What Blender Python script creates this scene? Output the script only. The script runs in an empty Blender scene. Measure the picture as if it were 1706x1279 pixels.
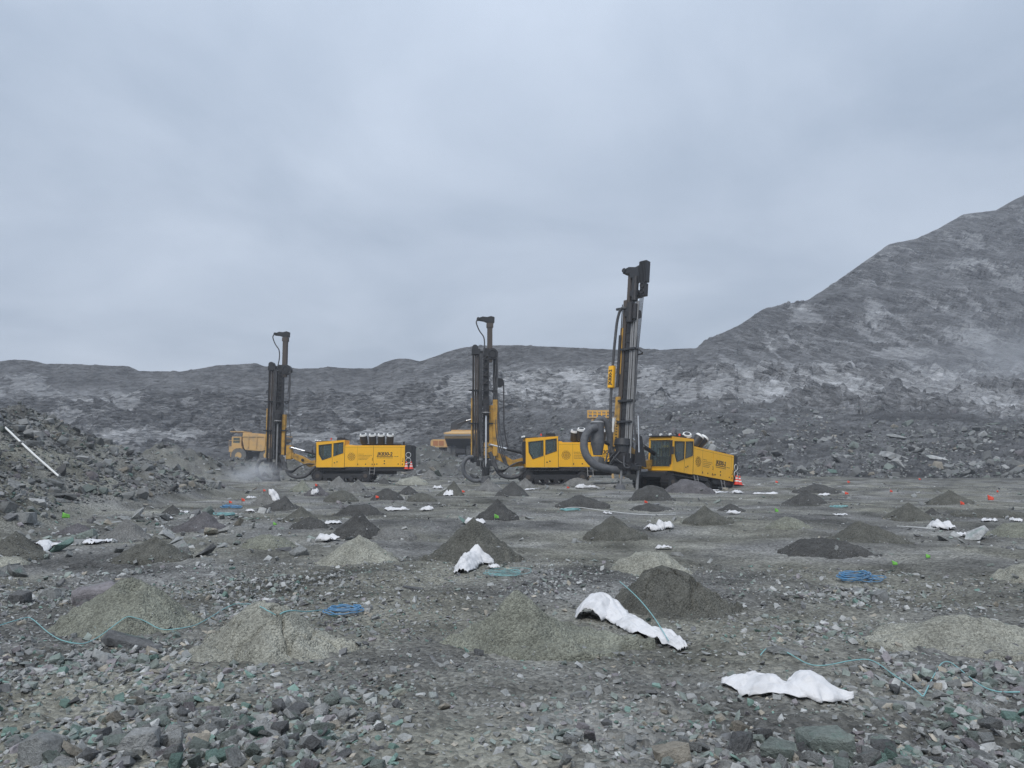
import bpy, bmesh, math, random
import numpy as np
from mathutils import Vector, Matrix, Euler

R = math.radians
random.seed(7)
rng = np.random.default_rng(7)
sc = bpy.context.scene
C = sc.collection

# ------------------------------------------------------------------ camera
CAM_H, FPX, PITCH = 1.65, 1300.0, R(5.65)
cam_d = bpy.data.cameras.new('camera')
cam = bpy.data.objects.new('camera', cam_d)
C.objects.link(cam)
cam.location = (0, 0, CAM_H)
cam.rotation_euler = (R(90) + PITCH, 0, 0)
cam_d.sensor_width = 36.0
cam_d.lens = FPX / 1706.0 * 36.0
cam_d.clip_start = 0.05
cam_d.clip_end = 3000
sc.camera = cam

# ------------------------------------------------------------------ world: overcast sky
SUN_EL, SUN_AZ = R(52), R(200)          # sun behind the cloud, behind the camera
w = bpy.data.worlds.new('World')
sc.world = w
w.use_nodes = True
nt = w.node_tree
nt.nodes.clear()
N, L = nt.nodes, nt.links


def wn(t, **kw):
    n = N.new(t)
    for k, v in kw.items():
        setattr(n, k, v)
    return n


w_out = wn('ShaderNodeOutputWorld')
sky = wn('ShaderNodeTexSky')
sky.sky_type = 'NISHITA'
sky.sun_disc = False
sky.sun_elevation = SUN_EL
sky.sun_rotation = SUN_AZ
sky.air_density = 1.5
sky.dust_density = 3.0
bg_sky = wn('ShaderNodeBackground')
bg_sky.inputs['Strength'].default_value = 0.08
L.new(sky.outputs[0], bg_sky.inputs['Color'])
tc = wn('ShaderNodeTexCoord')
sep = wn('ShaderNodeSeparateXYZ')
L.new(tc.outputs['Generated'], sep.inputs[0])
zc = wn('ShaderNodeMath', operation='MAXIMUM')
zc.inputs[1].default_value = 0.0
L.new(sep.outputs['Z'], zc.inputs[0])
za = wn('ShaderNodeMath', operation='ADD')
za.inputs[1].default_value = 0.22
L.new(zc.outputs[0], za.inputs[0])
dx = wn('ShaderNodeMath', operation='DIVIDE')
dy = wn('ShaderNodeMath', operation='DIVIDE')
L.new(sep.outputs['X'], dx.inputs[0]); L.new(za.outputs[0], dx.inputs[1])
L.new(sep.outputs['Y'], dy.inputs[0]); L.new(za.outputs[0], dy.inputs[1])
cmb = wn('ShaderNodeCombineXYZ')
L.new(dx.outputs[0], cmb.inputs[0]); L.new(dy.outputs[0], cmb.inputs[1])
cl = wn('ShaderNodeTexNoise')
cl.inputs['Scale'].default_value = 1.25
cl.inputs['Detail'].default_value = 6.0
cl.inputs['Roughness'].default_value = 0.5
cl.inputs['Distortion'].default_value = 0.35
L.new(cmb.outputs[0], cl.inputs['Vector'])
ramp = wn('ShaderNodeValToRGB')
ramp.color_ramp.elements[0].position = 0.27
ramp.color_ramp.elements[0].color = (0.232, 0.284, 0.362, 1)
ramp.color_ramp.elements[1].position = 0.76
ramp.color_ramp.elements[1].color = (0.448, 0.503, 0.588, 1)
L.new(cl.outputs['Fac'], ramp.inputs[0])
# overcast luminance law: the layer is brighter towards the zenith
lm = wn('ShaderNodeMath', operation='MULTIPLY_ADD')
lm.inputs[1].default_value = 0.80
lm.inputs[2].default_value = 0.78
L.new(zc.outputs[0], lm.inputs[0])
bg_cl = wn('ShaderNodeBackground')
L.new(ramp.outputs[0], bg_cl.inputs['Color'])
L.new(lm.outputs[0], bg_cl.inputs['Strength'])
mixw = wn('ShaderNodeMixShader')
mixw.inputs[0].default_value = 0.94
L.new(bg_sky.outputs[0], mixw.inputs[1])
L.new(bg_cl.outputs[0], mixw.inputs[2])
L.new(mixw.outputs[0], w_out.inputs['Surface'])

# ------------------------------------------------------------------ sun (veiled by cloud)
sun_d = bpy.data.lights.new('sun', 'SUN')
sun_d.energy = 1.5
sun_d.angle = R(24)
sun_d.color = (1.0, 0.97, 0.93)
sun = bpy.data.objects.new('sun', sun_d)
C.objects.link(sun)
sd = Vector((math.sin(SUN_AZ) * math.cos(SUN_EL), math.cos(SUN_AZ) * math.cos(SUN_EL), math.sin(SUN_EL)))
sun.rotation_euler = sd.to_track_quat('Z', 'Y').to_euler()

sc.view_settings.view_transform = 'Standard'
sc.view_settings.look = 'None'
sc.view_settings.exposure = 0.6
sc.view_settings.gamma = 1.0
sc.view_settings.use_curve_mapping = False
sc.render.engine = 'CYCLES'
sc.cycles.use_denoising = True
sc.cycles.denoiser = 'OPENIMAGEDENOISE'
sc.cycles.denoising_input_passes = 'RGB_ALBEDO_NORMAL'
sc.cycles.denoising_prefilter = 'NONE'
sc.cycles.max_bounces = 6
sc.cycles.diffuse_bounces = 3
sc.cycles.glossy_bounces = 3
sc.cycles.transmission_bounces = 4
sc.cycles.volume_bounces = 1

# ------------------------------------------------------------------ projection helpers (photo pixel + distance -> place)
CP, SP = math.cos(PITCH), math.sin(PITCH)


def ray(u, v):
    xc, yc = (u - 853.0) / FPX, (639.5 - v) / FPX
    return np.array([xc, CP - yc * SP, SP + yc * CP])


def at(u, v, Y):
    d = ray(u, v)
    t = Y / d[1]
    return np.array([d[0] * t, Y, CAM_H + d[2] * t])


# ------------------------------------------------------------------ numpy noise
_perm = np.random.default_rng(11).permutation(1024)
_perm = np.concatenate([_perm, _perm])
_ga = np.random.default_rng(12).uniform(0, 2 * math.pi, 1024)
_gx, _gy = np.cos(_ga), np.sin(_ga)


def _h(ix, iy, seed):
    return _perm[(_perm[(ix + seed * 37) & 1023] + iy) & 1023]


def perlin(x, y, seed=0):
    x = np.asarray(x, float); y = np.asarray(y, float)
    x0 = np.floor(x).astype(np.int64); y0 = np.floor(y).astype(np.int64)
    fx, fy = x - x0, y - y0
    u = fx * fx * fx * (fx * (fx * 6 - 15) + 10)
    v = fy * fy * fy * (fy * (fy * 6 - 15) + 10)

    def g(ix, iy, ax, ay):
        k = _h(ix, iy, seed)
        return _gx[k] * ax + _gy[k] * ay
    a = g(x0, y0, fx, fy); b = g(x0 + 1, y0, fx - 1, fy)
    c = g(x0, y0 + 1, fx, fy - 1); d = g(x0 + 1, y0 + 1, fx - 1, fy - 1)
    return 1.5 * ((a * (1 - u) + b * u) * (1 - v) + (c * (1 - u) + d * u) * v)


def fbm(x, y, octv=4, seed=0, gain=0.5):
    s, a, f = 0.0, 1.0, 1.0
    for i in range(octv):
        s = s + a * perlin(np.asarray(x) * f + i * 17.3, np.asarray(y) * f - i * 9.1, seed + i)
        a *= gain; f *= 2.03
    return s


_cr = np.random.default_rng(13).uniform(0, 1, (1024, 5))


def cells(x, y, seed=0):
    """Worley: F1, edge distance F2-F1, random per cell, tilted-plane value per cell."""
    x = np.asarray(x, float); y = np.asarray(y, float)
    x0 = np.floor(x).astype(np.int64); y0 = np.floor(y).astype(np.int64)
    f1 = np.full(x.shape, 9.0); f2 = np.full(x.shape, 9.0)
    rid = np.zeros(x.shape); pl = np.zeros(x.shape)
    for i in (-1, 0, 1):
        for j in (-1, 0, 1):
            r = _cr[_h(x0 + i, y0 + j, seed)]
            px, py = x0 + i + r[..., 0], y0 + j + r[..., 1]
            ddx, ddy = x - px, y - py
            d = np.hypot(ddx, ddy)
            near = d < f1
            f2 = np.where(near, f1, np.minimum(f2, d))
            f1 = np.where(near, d, f1)
            rid = np.where(near, r[..., 2], rid)
            pl = np.where(near, (r[..., 3] - .5) * 2 * ddx + (r[..., 4] - .5) * 2 * ddy, pl)
    return f1, f2 - f1, rid, pl


def sstep(a, b, x):
    t = np.clip((np.asarray(x, float) - a) / (b - a), 0, 1)
    return t * t * (3 - 2 * t)


# ------------------------------------------------------------------ ground height
def H(x, y):
    x = np.asarray(x, float); y = np.asarray(y, float)
    r = np.hypot(x, y)
    h = 0.10 * fbm(x / 6.5, y / 6.5, 3, 1) * sstep(1.0, 6, r)
    h = h + 0.035 * fbm(x / 1.3, y / 1.3, 3, 4)
    near = 1 - sstep(25, 60, r)
    f1, e, rid, pl = cells(x / 0.33 + 0.4 * perlin(x * 2, y * 2, 8), y / 0.33, 3)
    rough = sstep(-0.15, 0.5, fbm(x / 2.4, y / 2.4, 2, 9))
    h = h + near * (0.5 + rough) * (0.022 * pl + 0.016 * fbm(x / 0.22, y / 0.22, 3, 6, .6))
    h = h - .42 * np.exp(-(((x - 11.3) / 2.6) ** 2 + ((y - 50.0) / 2.6) ** 2))
    # blasted-rock bank on the left
    xb = -11.9 - 0.12 * (y - 17) + 0.9 * perlin(y / 5, x / 9, 15)
    s = np.clip(xb - x, 0, 40)
    bank = np.minimum(0.50 * s, 3.7 + 0.02 * s) * sstep(13.0, 21, y) * (1 - sstep(36, 50, y))
    bank = bank * (1 + 0.10 * fbm(x / 2.5, y / 2.5, 3, 18))
    h = h + bank + 0.16 * sstep(0, 1, bank) * fbm(x / 0.9, y / 0.9, 3, 19)
    # small heap behind it, low windrow in front of the haul road
    h = h + 2.9 * np.exp(-(((x + 31.5) / 5.0) ** 2 + ((y - 72) / 7.0) ** 2)) * (1 + .25 * fbm(x / 2, y / 2, 3, 20))
    bl = (1 - sstep(-2, 10, x))
    h = h + bl * (1.75 + 0.7 * fbm(x / 7, y / 7, 3, 21)) * np.exp(-((y - 103 - 2.5 * perlin(x / 13, 0 * x, 22)) / 4.5) ** 2)
    h = h + sstep(30, 60, r) * 0.10 * fbm(x / 2.2, y / 2.2, 3, 23)
    h = h + bl * 1.3 * sstep(105, 118, y)
    h = h + 3.2 * np.exp(-(((x + 16.5) / 6.5) ** 2 + ((y - 143) / 8.0) ** 2)) * (1 + .2 * fbm(x / 2.5, y / 2.5, 3, 24))
    return h


def H1(x, y):
    return float(H(np.array([x]), np.array([y]))[0])


# ------------------------------------------------------------------ materials
def mat(name):
    m = bpy.data.materials.new(name)
    m.use_nodes = True
    n = m.node_tree
    return m, n.nodes, n.links, n.nodes['Principled BSDF']


def simple(name, col, rough=0.5, metal=0.0, dirt=0.25, dscale=3.0, spec=0.5, dirtcol=(0.16, 0.16, 0.15), bump=0.0):
    m, n, l, b = mat(name)
    b.inputs['Roughness'].default_value = rough
    b.inputs['Metallic'].default_value = metal
    b.inputs['Specular IOR Level'].default_value = spec
    t = n.new('ShaderNodeTexCoord')
    no = n.new('ShaderNodeTexNoise')
    no.inputs['Scale'].default_value = dscale
    no.inputs['Detail'].default_value = 6
    no.inputs['Roughness'].default_value = 0.65
    l.new(t.outputs['Object'], no.inputs['Vector'])
    r = n.new('ShaderNodeMapRange')
    r.inputs[1].default_value = 0.45; r.inputs[2].default_value = 0.8
    r.inputs[3].default_value = 0.0; r.inputs[4].default_value = dirt
    l.new(no.outputs['Fac'], r.inputs[0])
    mx = n.new('ShaderNodeMix'); mx.data_type = 'RGBA'
    mx.inputs[6].default_value = (*col, 1)
    mx.inputs[7].default_value = (*dirtcol, 1)
    l.new(r.outputs[0], mx.inputs[0])
    l.new(mx.outputs[2], b.inputs['Base Color'])
    if bump:
        bp = n.new('ShaderNodeBump')
        bp.inputs['Strength'].default_value = bump
        bp.inputs['Distance'].default_value = 0.02
        l.new(no.outputs['Fac'], bp.inputs['Height'])
        l.new(bp.outputs[0], b.inputs['Normal'])
    return m


def earth(name, stops, scale, bump_d, fine, attr=None, objcol=False, vor=None, big=0.35, stain=0.0, vamp=.38, layer=None):
    """Granular rock / soil: colour ramp on mixed noise, fine relief; optional per-vertex tone."""
    m, n, l, b = mat(name)
    b.inputs['Roughness'].default_value = 0.92
    b.inputs['Specular IOR Level'].default_value = 0.18
    t = n.new('ShaderNodeTexCoord')
    co = t.outputs['Object']
    if layer:
        mp0 = n.new('ShaderNodeMapping'); mp0.inputs['Rotation'].default_value = (0, layer[0], 0)
        l.new(co, mp0.inputs['Vector'])
        mp1 = n.new('ShaderNodeMapping'); mp1.inputs['Scale'].default_value = layer[1]
        l.new(mp0.outputs[0], mp1.inputs['Vector'])
        co = mp1.outputs[0]
    n1 = n.new('ShaderNodeTexNoise'); n1.inputs['Scale'].default_value = scale
    n1.inputs['Detail'].default_value = 8; n1.inputs['Roughness'].default_value = 0.62
    l.new(co, n1.inputs['Vector'])
    n2 = n.new('ShaderNodeTexNoise'); n2.inputs['Scale'].default_value = fine
    n2.inputs['Detail'].default_value = 5; n2.inputs['Roughness'].default_value = 0.7
    l.new(co, n2.inputs['Vector'])
    mixf = n.new('ShaderNodeMix')
    mixf.inputs[0].default_value = 1 - big
    l.new(n1.outputs['Fac'], mixf.inputs[2]); l.new(n2.outputs['Fac'], mixf.inputs[3])
    rp = n.new('ShaderNodeValToRGB')
    els = rp.color_ramp.elements
    while len(els) < len(stops):
        els.new(0.5)
    for e, (p, c) in zip(els, stops):
        e.position = p; e.color = (*c, 1)
    l.new(mixf.outputs[0], rp.inputs[0])
    out = rp.outputs[0]
    height = n2.outputs['Fac']
    if vor:
        vo = n.new('ShaderNodeTexVoronoi'); vo.inputs['Scale'].default_value = vor
        l.new(co, vo.inputs['Vector'])
        mm = n.new('ShaderNodeMath'); mm.operation = 'MULTIPLY_ADD'
        mm.inputs[1].default_value = -0.8
        l.new(vo.outputs['Distance'], mm.inputs[0]); l.new(n2.outputs['Fac'], mm.inputs[2])
        height = mm.outputs[0]
        sv = n.new('ShaderNodeSeparateColor'); l.new(vo.outputs['Color'], sv.inputs[0])
        mr = n.new('ShaderNodeMapRange'); mr.inputs[3].default_value = 1 - vamp; mr.inputs[4].default_value = 1 + vamp
        l.new(sv.outputs[0], mr.inputs[0])
        mu = n.new('ShaderNodeMix'); mu.data_type = 'RGBA'; mu.blend_type = 'MULTIPLY'
        mu.inputs[0].default_value = 1
        l.new(out, mu.inputs[6]); l.new(mr.outputs[0], mu.inputs[7])
        out = mu.outputs[2]
    if attr or objcol:
        mu = n.new('ShaderNodeMix'); mu.data_type = 'RGBA'; mu.blend_type = 'MULTIPLY'
        mu.inputs[0].default_value = 1
        if attr:
            at_ = n.new('ShaderNodeAttribute'); at_.attribute_name = attr
            src = at_.outputs['Color']
        else:
            oi = n.new('ShaderNodeObjectInfo'); src = oi.outputs['Color']
        if attr:
            ms = n.new('ShaderNodeMix'); ms.data_type = 'RGBA'
            ms.inputs[6].default_value = (1, 1, 1, 1)
            l.new(at_.outputs['Alpha'], ms.inputs[0]); l.new(out, ms.inputs[7])
            if name.startswith('pit_wall_rock'): out = ms.outputs[2]
        l.new(out, mu.inputs[6]); l.new(src, mu.inputs[7])
        out = mu.outputs[2]
    if stain:
        n3 = n.new('ShaderNodeTexNoise'); n3.inputs['Scale'].default_value = 1.7
        n3.inputs['Detail'].default_value = 4; n3.inputs['Distortion'].default_value = .6
        l.new(co, n3.inputs['Vector'])
        if objcol:
            va = n.new('ShaderNodeVectorMath'); va.operation = 'ADD'
            oi2 = n.new('ShaderNodeObjectInfo'); l.new(co, va.inputs[0]); l.new(oi2.outputs['Location'], va.inputs[1])
            l.new(va.outputs[0], n3.inputs['Vector'])
        m3 = n.new('ShaderNodeMapRange'); m3.inputs[1].default_value = .60; m3.inputs[2].default_value = .70; m3.inputs[4].default_value = stain
        l.new(n3.outputs['Fac'], m3.inputs[0])
        mg = n.new('ShaderNodeMix'); mg.data_type = 'RGBA'
        mg.inputs[7].default_value = (.125, .225, .190, 1)
        l.new(m3.outputs[0], mg.inputs[0]); l.new(out, mg.inputs[6])
        out = mg.outputs[2]
    l.new(out, b.inputs['Base Color'])
    bp = n.new('ShaderNodeBump')
    bp.inputs['Strength'].default_value = 1.0
    bp.inputs['Distance'].default_value = bump_d
    l.new(height, bp.inputs['Height'])
    l.new(bp.outputs[0], b.inputs['Normal'])
    return m


def g(v, c=(1, 1, 1)):
    return (v * c[0], v * c[1], v * c[2])


WARM = (1.0, 1.0, 0.945)
OLIVE = (1.0, 1.0, 0.84)
M = {}
M['ground'] = earth('pit_floor_dirt', [(0.24, g(0.085, WARM)), (0.42, g(0.165, WARM)), (0.55, g(0.225, WARM)), (0.76, g(0.35, (1.0, 1.0, 0.96)))],
                    0.55, 0.035, 22.0, attr='tone', vor=26.0, big=0.5)
M['wall'] = earth('pit_wall_rock', [(0.30, g(0.5)), (0.5, g(1.0)), (0.70, g(1.5))], 0.35, 0.6, 1.6, attr='tone', vor=1.0, big=0.45, vamp=.3, layer=(R(3), (.55, .55, 1.7)))
M['wall_hill'] = earth('pit_wall_rock', [(0.30, g(0.45)), (0.5, g(1.0)), (0.70, g(1.55))], 0.35, 0.7, 1.4, attr='tone', vor=0.9, big=0.5, vamp=.3, layer=(R(-27), (.40, .5, 1.7)))
M['rock'] = earth('broken_rock', [(0.28, g(0.5)), (0.5, g(1.0)), (0.74, g(1.45))], 2.0, 0.025, 16.0, attr='tone', big=0.5, stain=.42)
M['rock_one'] = earth('broken_rock_block', [(0.28, g(0.42)), (0.5, g(1.0)), (0.74, g(1.5))], 2.2, 0.05, 8.0, objcol=True, big=0.55, stain=.38)
M['rock_far'] = earth('blasted_muck_rock', [(0.25, g(0.7)), (0.5, g(1.0)), (0.78, g(1.3))], 0.5, 0.06, 3.0, attr='tone', big=0.5)
for k, c in {'olive': g(0.225, (0.97, 1.0, 0.83)), 'dark': g(0.084, (1.0, 1.0, 0.97)), 'grey': g(0.185, (1.0, 1.0, 0.96)),
             'pale': g(0.31, (1.0, 1.0, 0.86)), 'dolive': g(0.118, (1.0, 1.0, 0.88)), 'purple': g(0.125, (1.02, 0.98, 1.02))}.items():
    M[k] = earth('drill_cuttings_' + k, [(0.30, g(0.5, c)), (0.5, g(1.0, c)), (0.72, g(1.5, c))], 2.6, 0.022, 48.0, vor=60.0, big=0.6, vamp=.30)
YEL = (0.90, 0.475, 0.016)
M['yellow'] = simple('yellow_paint', YEL, 0.42, dirt=0.30, dscale=1.1, dirtcol=(0.42, 0.27, 0.09))
M['yellow_dirty'] = simple('dirty_yellow_paint', (0.50, 0.28, 0.045), 0.55, dirt=1.0, dscale=2.4, dirtcol=(0.07, 0.06, 0.05))
M['truck_yellow'] = simple('faded_yellow_paint', (0.62, 0.385, 0.14), 0.6, dirt=0.75, dscale=0.9, dirtcol=(0.27, 0.22, 0.17))
M['orange_panel'] = simple('orange_panel_paint', (0.42, 0.16, 0.05), 0.6, dirt=0.4, dscale=1.0)
M['black'] = simple('black_paint', (0.022, 0.023, 0.026), 0.5, dirt=0.35, dscale=3, dirtcol=(0.07, 0.07, 0.07))
M['dark_steel'] = simple('dark_steel', (0.026, 0.026, 0.029), 0.5, 0.2, dirt=0.5, dscale=4, dirtcol=(0.10, 0.09, 0.08))
M['rust_steel'] = simple('worn_brown_steel', (0.085, 0.07, 0.06), 0.6, 0.2, dirt=0.6, dscale=4, dirtcol=(0.07, 0.06, 0.055))
M['grey_steel'] = simple('grey_steel', (0.27, 0.27, 0.27), 0.45, 0.4, dirt=0.5, dscale=3, dirtcol=(0.10, 0.10, 0.10))
M['chrome'] = simple('chromed_rod', (0.75, 0.76, 0.78), 0.25, 0.6, dirt=0.1)
M['rubber'] = simple('rubber_hose', (0.055, 0.057, 0.062), 0.65, dirt=0.6, dscale=5, dirtcol=(0.17, 0.17, 0.17))
M['duct'] = simple('dusty_suction_hose', (0.085, 0.09, 0.10), 0.7, dirt=0.7, dscale=4, dirtcol=(0.2, 0.2, 0.2))
M['tyre'] = simple('dusty_tyre', (0.13, 0.13, 0.125), 0.9, dirt=0.7, dscale=2, dirtcol=(0.25, 0.24, 0.22))
M['white_metal'] = simple('white_enamel', (0.72, 0.73, 0.72), 0.5, dirt=0.3, dscale=4)
M['red'] = simple('red_plastic', (0.70, 0.055, 0.03), 0.5, dirt=0.15)
M['flag_orange'] = simple('red_orange_marker_fabric', (0.74, 0.085, 0.045), 0.7, dirt=0.1)
M['flag_green'] = simple('lime_green_marker_fabric', (0.17, 0.48, 0.08), 0.7, dirt=0.1)
M['cord_teal'] = simple('teal_shock_tube', (0.20, 0.42, 0.43), 0.45, dirt=0.5)
M['cord_blue'] = simple('blue_shock_tube', (0.09, 0.24, 0.42), 0.5, dirt=0.6)
M['white_line'] = simple('white_tape', (0.72, 0.73, 0.72), 0.6, dirt=0.3)
M['seat'] = simple('dark_seat_fabric', (0.05, 0.05, 0.055), 0.9)
M['print'] = simple('black_print', (0.02, 0.02, 0.02), 0.6, dirt=0.0)
M['print_faint'] = simple('brown_print', (0.22, 0.12, 0.015), 0.6, dirt=0.0)
M['print_white'] = simple('white_print', (0.6, 0.62, 0.62), 0.6, dirt=0.0)
# woven white plastic bag
m, n, l, b = mat('white_woven_plastic')
b.inputs['Base Color'].default_value = (0.84, 0.84, 0.85, 1)
b.inputs['Roughness'].default_value = 0.55
t = n.new('ShaderNodeTexCoord'); no = n.new('ShaderNodeTexNoise')
no.inputs['Scale'].default_value = 5; no.inputs['Detail'].default_value = 4
l.new(t.outputs['Object'], no.inputs['Vector'])
bp = n.new('ShaderNodeBump'); bp.inputs['Strength'].default_value = 0.22; bp.inputs['Distance'].default_value = 0.015
vo = n.new('ShaderNodeTexVoronoi'); vo.feature = 'DISTANCE_TO_EDGE'; vo.inputs['Scale'].default_value = 6.5
vw = n.new('ShaderNodeVectorMath'); vw.operation = 'MULTIPLY_ADD'; vw.inputs[1].default_value = (.25, .25, .25)
l.new(no.outputs['Color'], vw.inputs[0]); l.new(t.outputs['Object'], vw.inputs[2]); l.new(vw.outputs[0], vo.inputs['Vector'])
ma = n.new('ShaderNodeMath'); ma.operation = 'MULTIPLY_ADD'; ma.inputs[1].default_value = 1.2
l.new(vo.outputs['Distance'], ma.inputs[0]); l.new(no.outputs['Fac'], ma.inputs[2])
bp.inputs['Strength'].default_value = .55; bp.inputs['Distance'].default_value = .03
l.new(ma.outputs[0], bp.inputs['Height']); l.new(bp.outputs[0], b.inputs['Normal'])
rp = n.new('ShaderNodeValToRGB')
rp.color_ramp.elements[0].position = 0.3; rp.color_ramp.elements[0].color = (0.46, 0.46, 0.47, 1)
rp.color_ramp.elements[1].position = 0.5; rp.color_ramp.elements[1].color = (0.63, 0.63, 0.64, 1)
l.new(no.outputs['Fac'], rp.inputs[0]); l.new(rp.outputs[0], b.inputs['Base Color'])
M['bag'] = m
# tinted cab glass
m, n, l, b = mat('tinted_glass')
b.inputs['Base Color'].default_value = (0.42, 0.52, 0.52, 1)
b.inputs['Roughness'].default_value = 0.03
b.inputs['Transmission Weight'].default_value = 0.9
b.inputs['IOR'].default_value = 1.3
M['glass'] = m


# ------------------------------------------------------------------ mesh building
def tag(o, label=None, cat=None, group=None, kind=None):
    if label: o['label'] = label
    if cat: o['category'] = cat
    if group: o['group'] = group
    if kind: o['kind'] = kind
    return o


def empty(name, loc=(0, 0, 0), rot=(0, 0, 0)):
    o = bpy.data.objects.new(name, None)
    o.empty_display_size = 0.3
    C.objects.link(o)
    o.location = loc
    o.rotation_euler = rot
    return o


def np_mesh(name, V, T, material, tone=None, smooth=False):
    me = bpy.data.meshes.new(name)
    V = np.ascontiguousarray(V, dtype=np.float32); T = np.ascontiguousarray(T, dtype=np.int32)
    k = T.shape[1]
    me.vertices.add(len(V)); me.vertices.foreach_set('co', V.ravel())
    me.loops.add(T.size); me.loops.foreach_set('vertex_index', T.ravel())
    me.polygons.add(len(T))
    me.polygons.foreach_set('loop_start', np.arange(0, T.size, k, dtype=np.int32))
    me.update(calc_edges=True)
    me.polygons.foreach_set('use_smooth', np.full(len(T), smooth))
    if tone is not None:
        a = me.color_attributes.new('tone', 'FLOAT_COLOR', 'POINT')
        c = np.ones((len(V), 4), np.float32); tone = np.asarray(tone); c[:, :tone.shape[1]] = tone
        a.data.foreach_set('color', c.ravel())
    me.materials.append(material)
    return me


def np_obj(name, V, T, material, tone=None, smooth=False, parent=None):
    o = bpy.data.objects.new(name, np_mesh(name, V, T, material, tone, smooth))
    C.objects.link(o)
    if parent: o.parent = parent
    return o


def grid_faces(nr, nc, wrap=False):
    i = np.arange(nr - 1)[:, None]
    j = np.arange(nc if wrap else nc - 1)[None, :]
    j2 = (j + 1) % nc
    a = i * nc + j; b_ = i * nc + j2; c = (i + 1) * nc + j2; d = (i + 1) * nc + j
    return np.stack([a, b_, c, d], -1).reshape(-1, 4)


class MB:
    def __init__(s):
        s.v, s.f = [], []

    def add(s, v, f):
        o = len(s.v)
        s.v += [tuple(p) for p in v]
        s.f += [tuple(i + o for i in q) for q in f]
        return s

    def box(s, c, d, rot=None):
        hx, hy, hz = d[0] / 2, d[1] / 2, d[2] / 2
        P = [Vector((x, y, z)) for x in (-hx, hx) for y in (-hy, hy) for z in (-hz, hz)]
        if rot:
            m = Euler(rot).to_matrix(); P = [m @ p for p in P]
        P = [p + Vector(c) for p in P]
        return s.add(P, [(0, 1, 3, 2), (4, 6, 7, 5), (0, 4, 5, 1), (2, 3, 7, 6), (0, 2, 6, 4), (1, 5, 7, 3)])

    def b2(s, x0, x1, y0, y1, z0, z1):
        return s.box(((x0 + x1) / 2, (y0 + y1) / 2, (z0 + z1) / 2), (x1 - x0, y1 - y0, z1 - z0))

    def prism(s, poly, y0, y1, axis='y'):
        """polygon in (x,z) extruded along y, or in (y,z) along x."""
        n = len(poly)
        if axis == 'y':
            V = [(p[0], y0, p[1]) for p in poly] + [(p[0], y1, p[1]) for p in poly]
        else:
            V = [(y0, p[0], p[1]) for p in poly] + [(y1, p[0], p[1]) for p in poly]
        F = [tuple(range(n)), tuple(range(2 * n - 1, n - 1, -1))]
        F += [(i, i + n, (i + 1) % n + n, (i + 1) % n) for i in range(n)]
        return s.add(V, F)

    def cyl(s, p0, p1, r0, r1=None, n=14, cap=True):
        r1 = r0 if r1 is None else r1
        p0, p1 = Vector(p0), Vector(p1)
        d = (p1 - p0).normalized()
        a = d.orthogonal().normalized(); b_ = d.cross(a)
        V = []
        for p, r in ((p0, r0), (p1, r1)):
            for i in range(n):
                t = 2 * math.pi * i / n
                V.append(p + a * (r * math.cos(t)) + b_ * (r * math.sin(t)))
        F = [(i, (i + 1) % n, (i + 1) % n + n, i + n) for i in range(n)]
        if cap:
            F += [tuple(range(n - 1, -1, -1)), tuple(range(n, 2 * n))]
        return s.add(V, F)

    def tube(s, pts, r, n=8, closed=False):
        P = [Vector(p) for p in pts]
        k = len(P)
        V, F = [], []
        up = None
        for i in range(k):
            if closed:
                d = (P[(i + 1) % k] - P[i - 1]).normalized()
            else:
                d = (P[min(i + 1, k - 1)] - P[max(i - 1, 0)]).normalized()
            if up is None:
                up = d.orthogonal().normalized()
            up = (up - d * up.dot(d))
            up = up.normalized() if up.length > 1e-6 else d.orthogonal().normalized()
            b_ = d.cross(up)
            rr = r[i] if isinstance(r, (list, tuple)) else r
            for j in range(n):
                t = 2 * math.pi * j / n
                V.append(P[i] + up * (rr * math.cos(t)) + b_ * (rr * math.sin(t)))
        for i in range(k if closed else k - 1):
            for j in range(n):
                F.append((i * n + j, i * n + (j + 1) % n, ((i + 1) % k) * n + (j + 1) % n, ((i + 1) % k) * n + j))
        if not closed:
            F += [tuple(range(n - 1, -1, -1)), tuple(range((k - 1) * n, k * n))]
        return s.add(V, F)

    def ring(s, c, r, rt, axis='z', n=20, m=6, sx=1.0):
        pts = []
        for i in range(n):
            t = 2 * math.pi * i / n
            a, b_ = r * math.cos(t) * sx, r * math.sin(t)
            q = {'z': (a, b_, 0), 'y': (a, 0, b_), 'x': (0, a, b_)}[axis]
            pts.append((c[0] + q[0], c[1] + q[1], c[2] + q[2]))
        return s.tube(pts, rt, m, closed=True)

    def mesh(s, name, material, smooth=True, bevel=0.0):
        me = bpy.data.meshes.new(name)
        me.from_pydata([tuple(p) for p in s.v], [], s.f)
        if bevel:
            bm = bmesh.new(); bm.from_mesh(me)
            ed = [e for e in bm.edges if len(e.link_faces) == 2 and e.calc_face_angle(0) > 0.5]
            bmesh.ops.bevel(bm, geom=ed, offset=bevel, segments=2, affect='EDGES', clamp_overlap=True)
            bm.to_mesh(me); bm.free()
        bm = bmesh.new(); bm.from_mesh(me)
        bmesh.ops.recalc_face_normals(bm, faces=bm.faces)
        bm.to_mesh(me); bm.free()
        if smooth:
            me.polygons.foreach_set('use_smooth', [True] * len(me.polygons))
            me.set_sharp_from_angle(angle=0.7)
        me.materials.append(material)
        return me

    def obj(s, name, material, parent=None, bevel=0.0, smooth=True):
        o = bpy.data.objects.new(name, s.mesh(name, material, smooth, bevel))
        C.objects.link(o)
        if parent is not None: o.parent = parent
        return o


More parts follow.
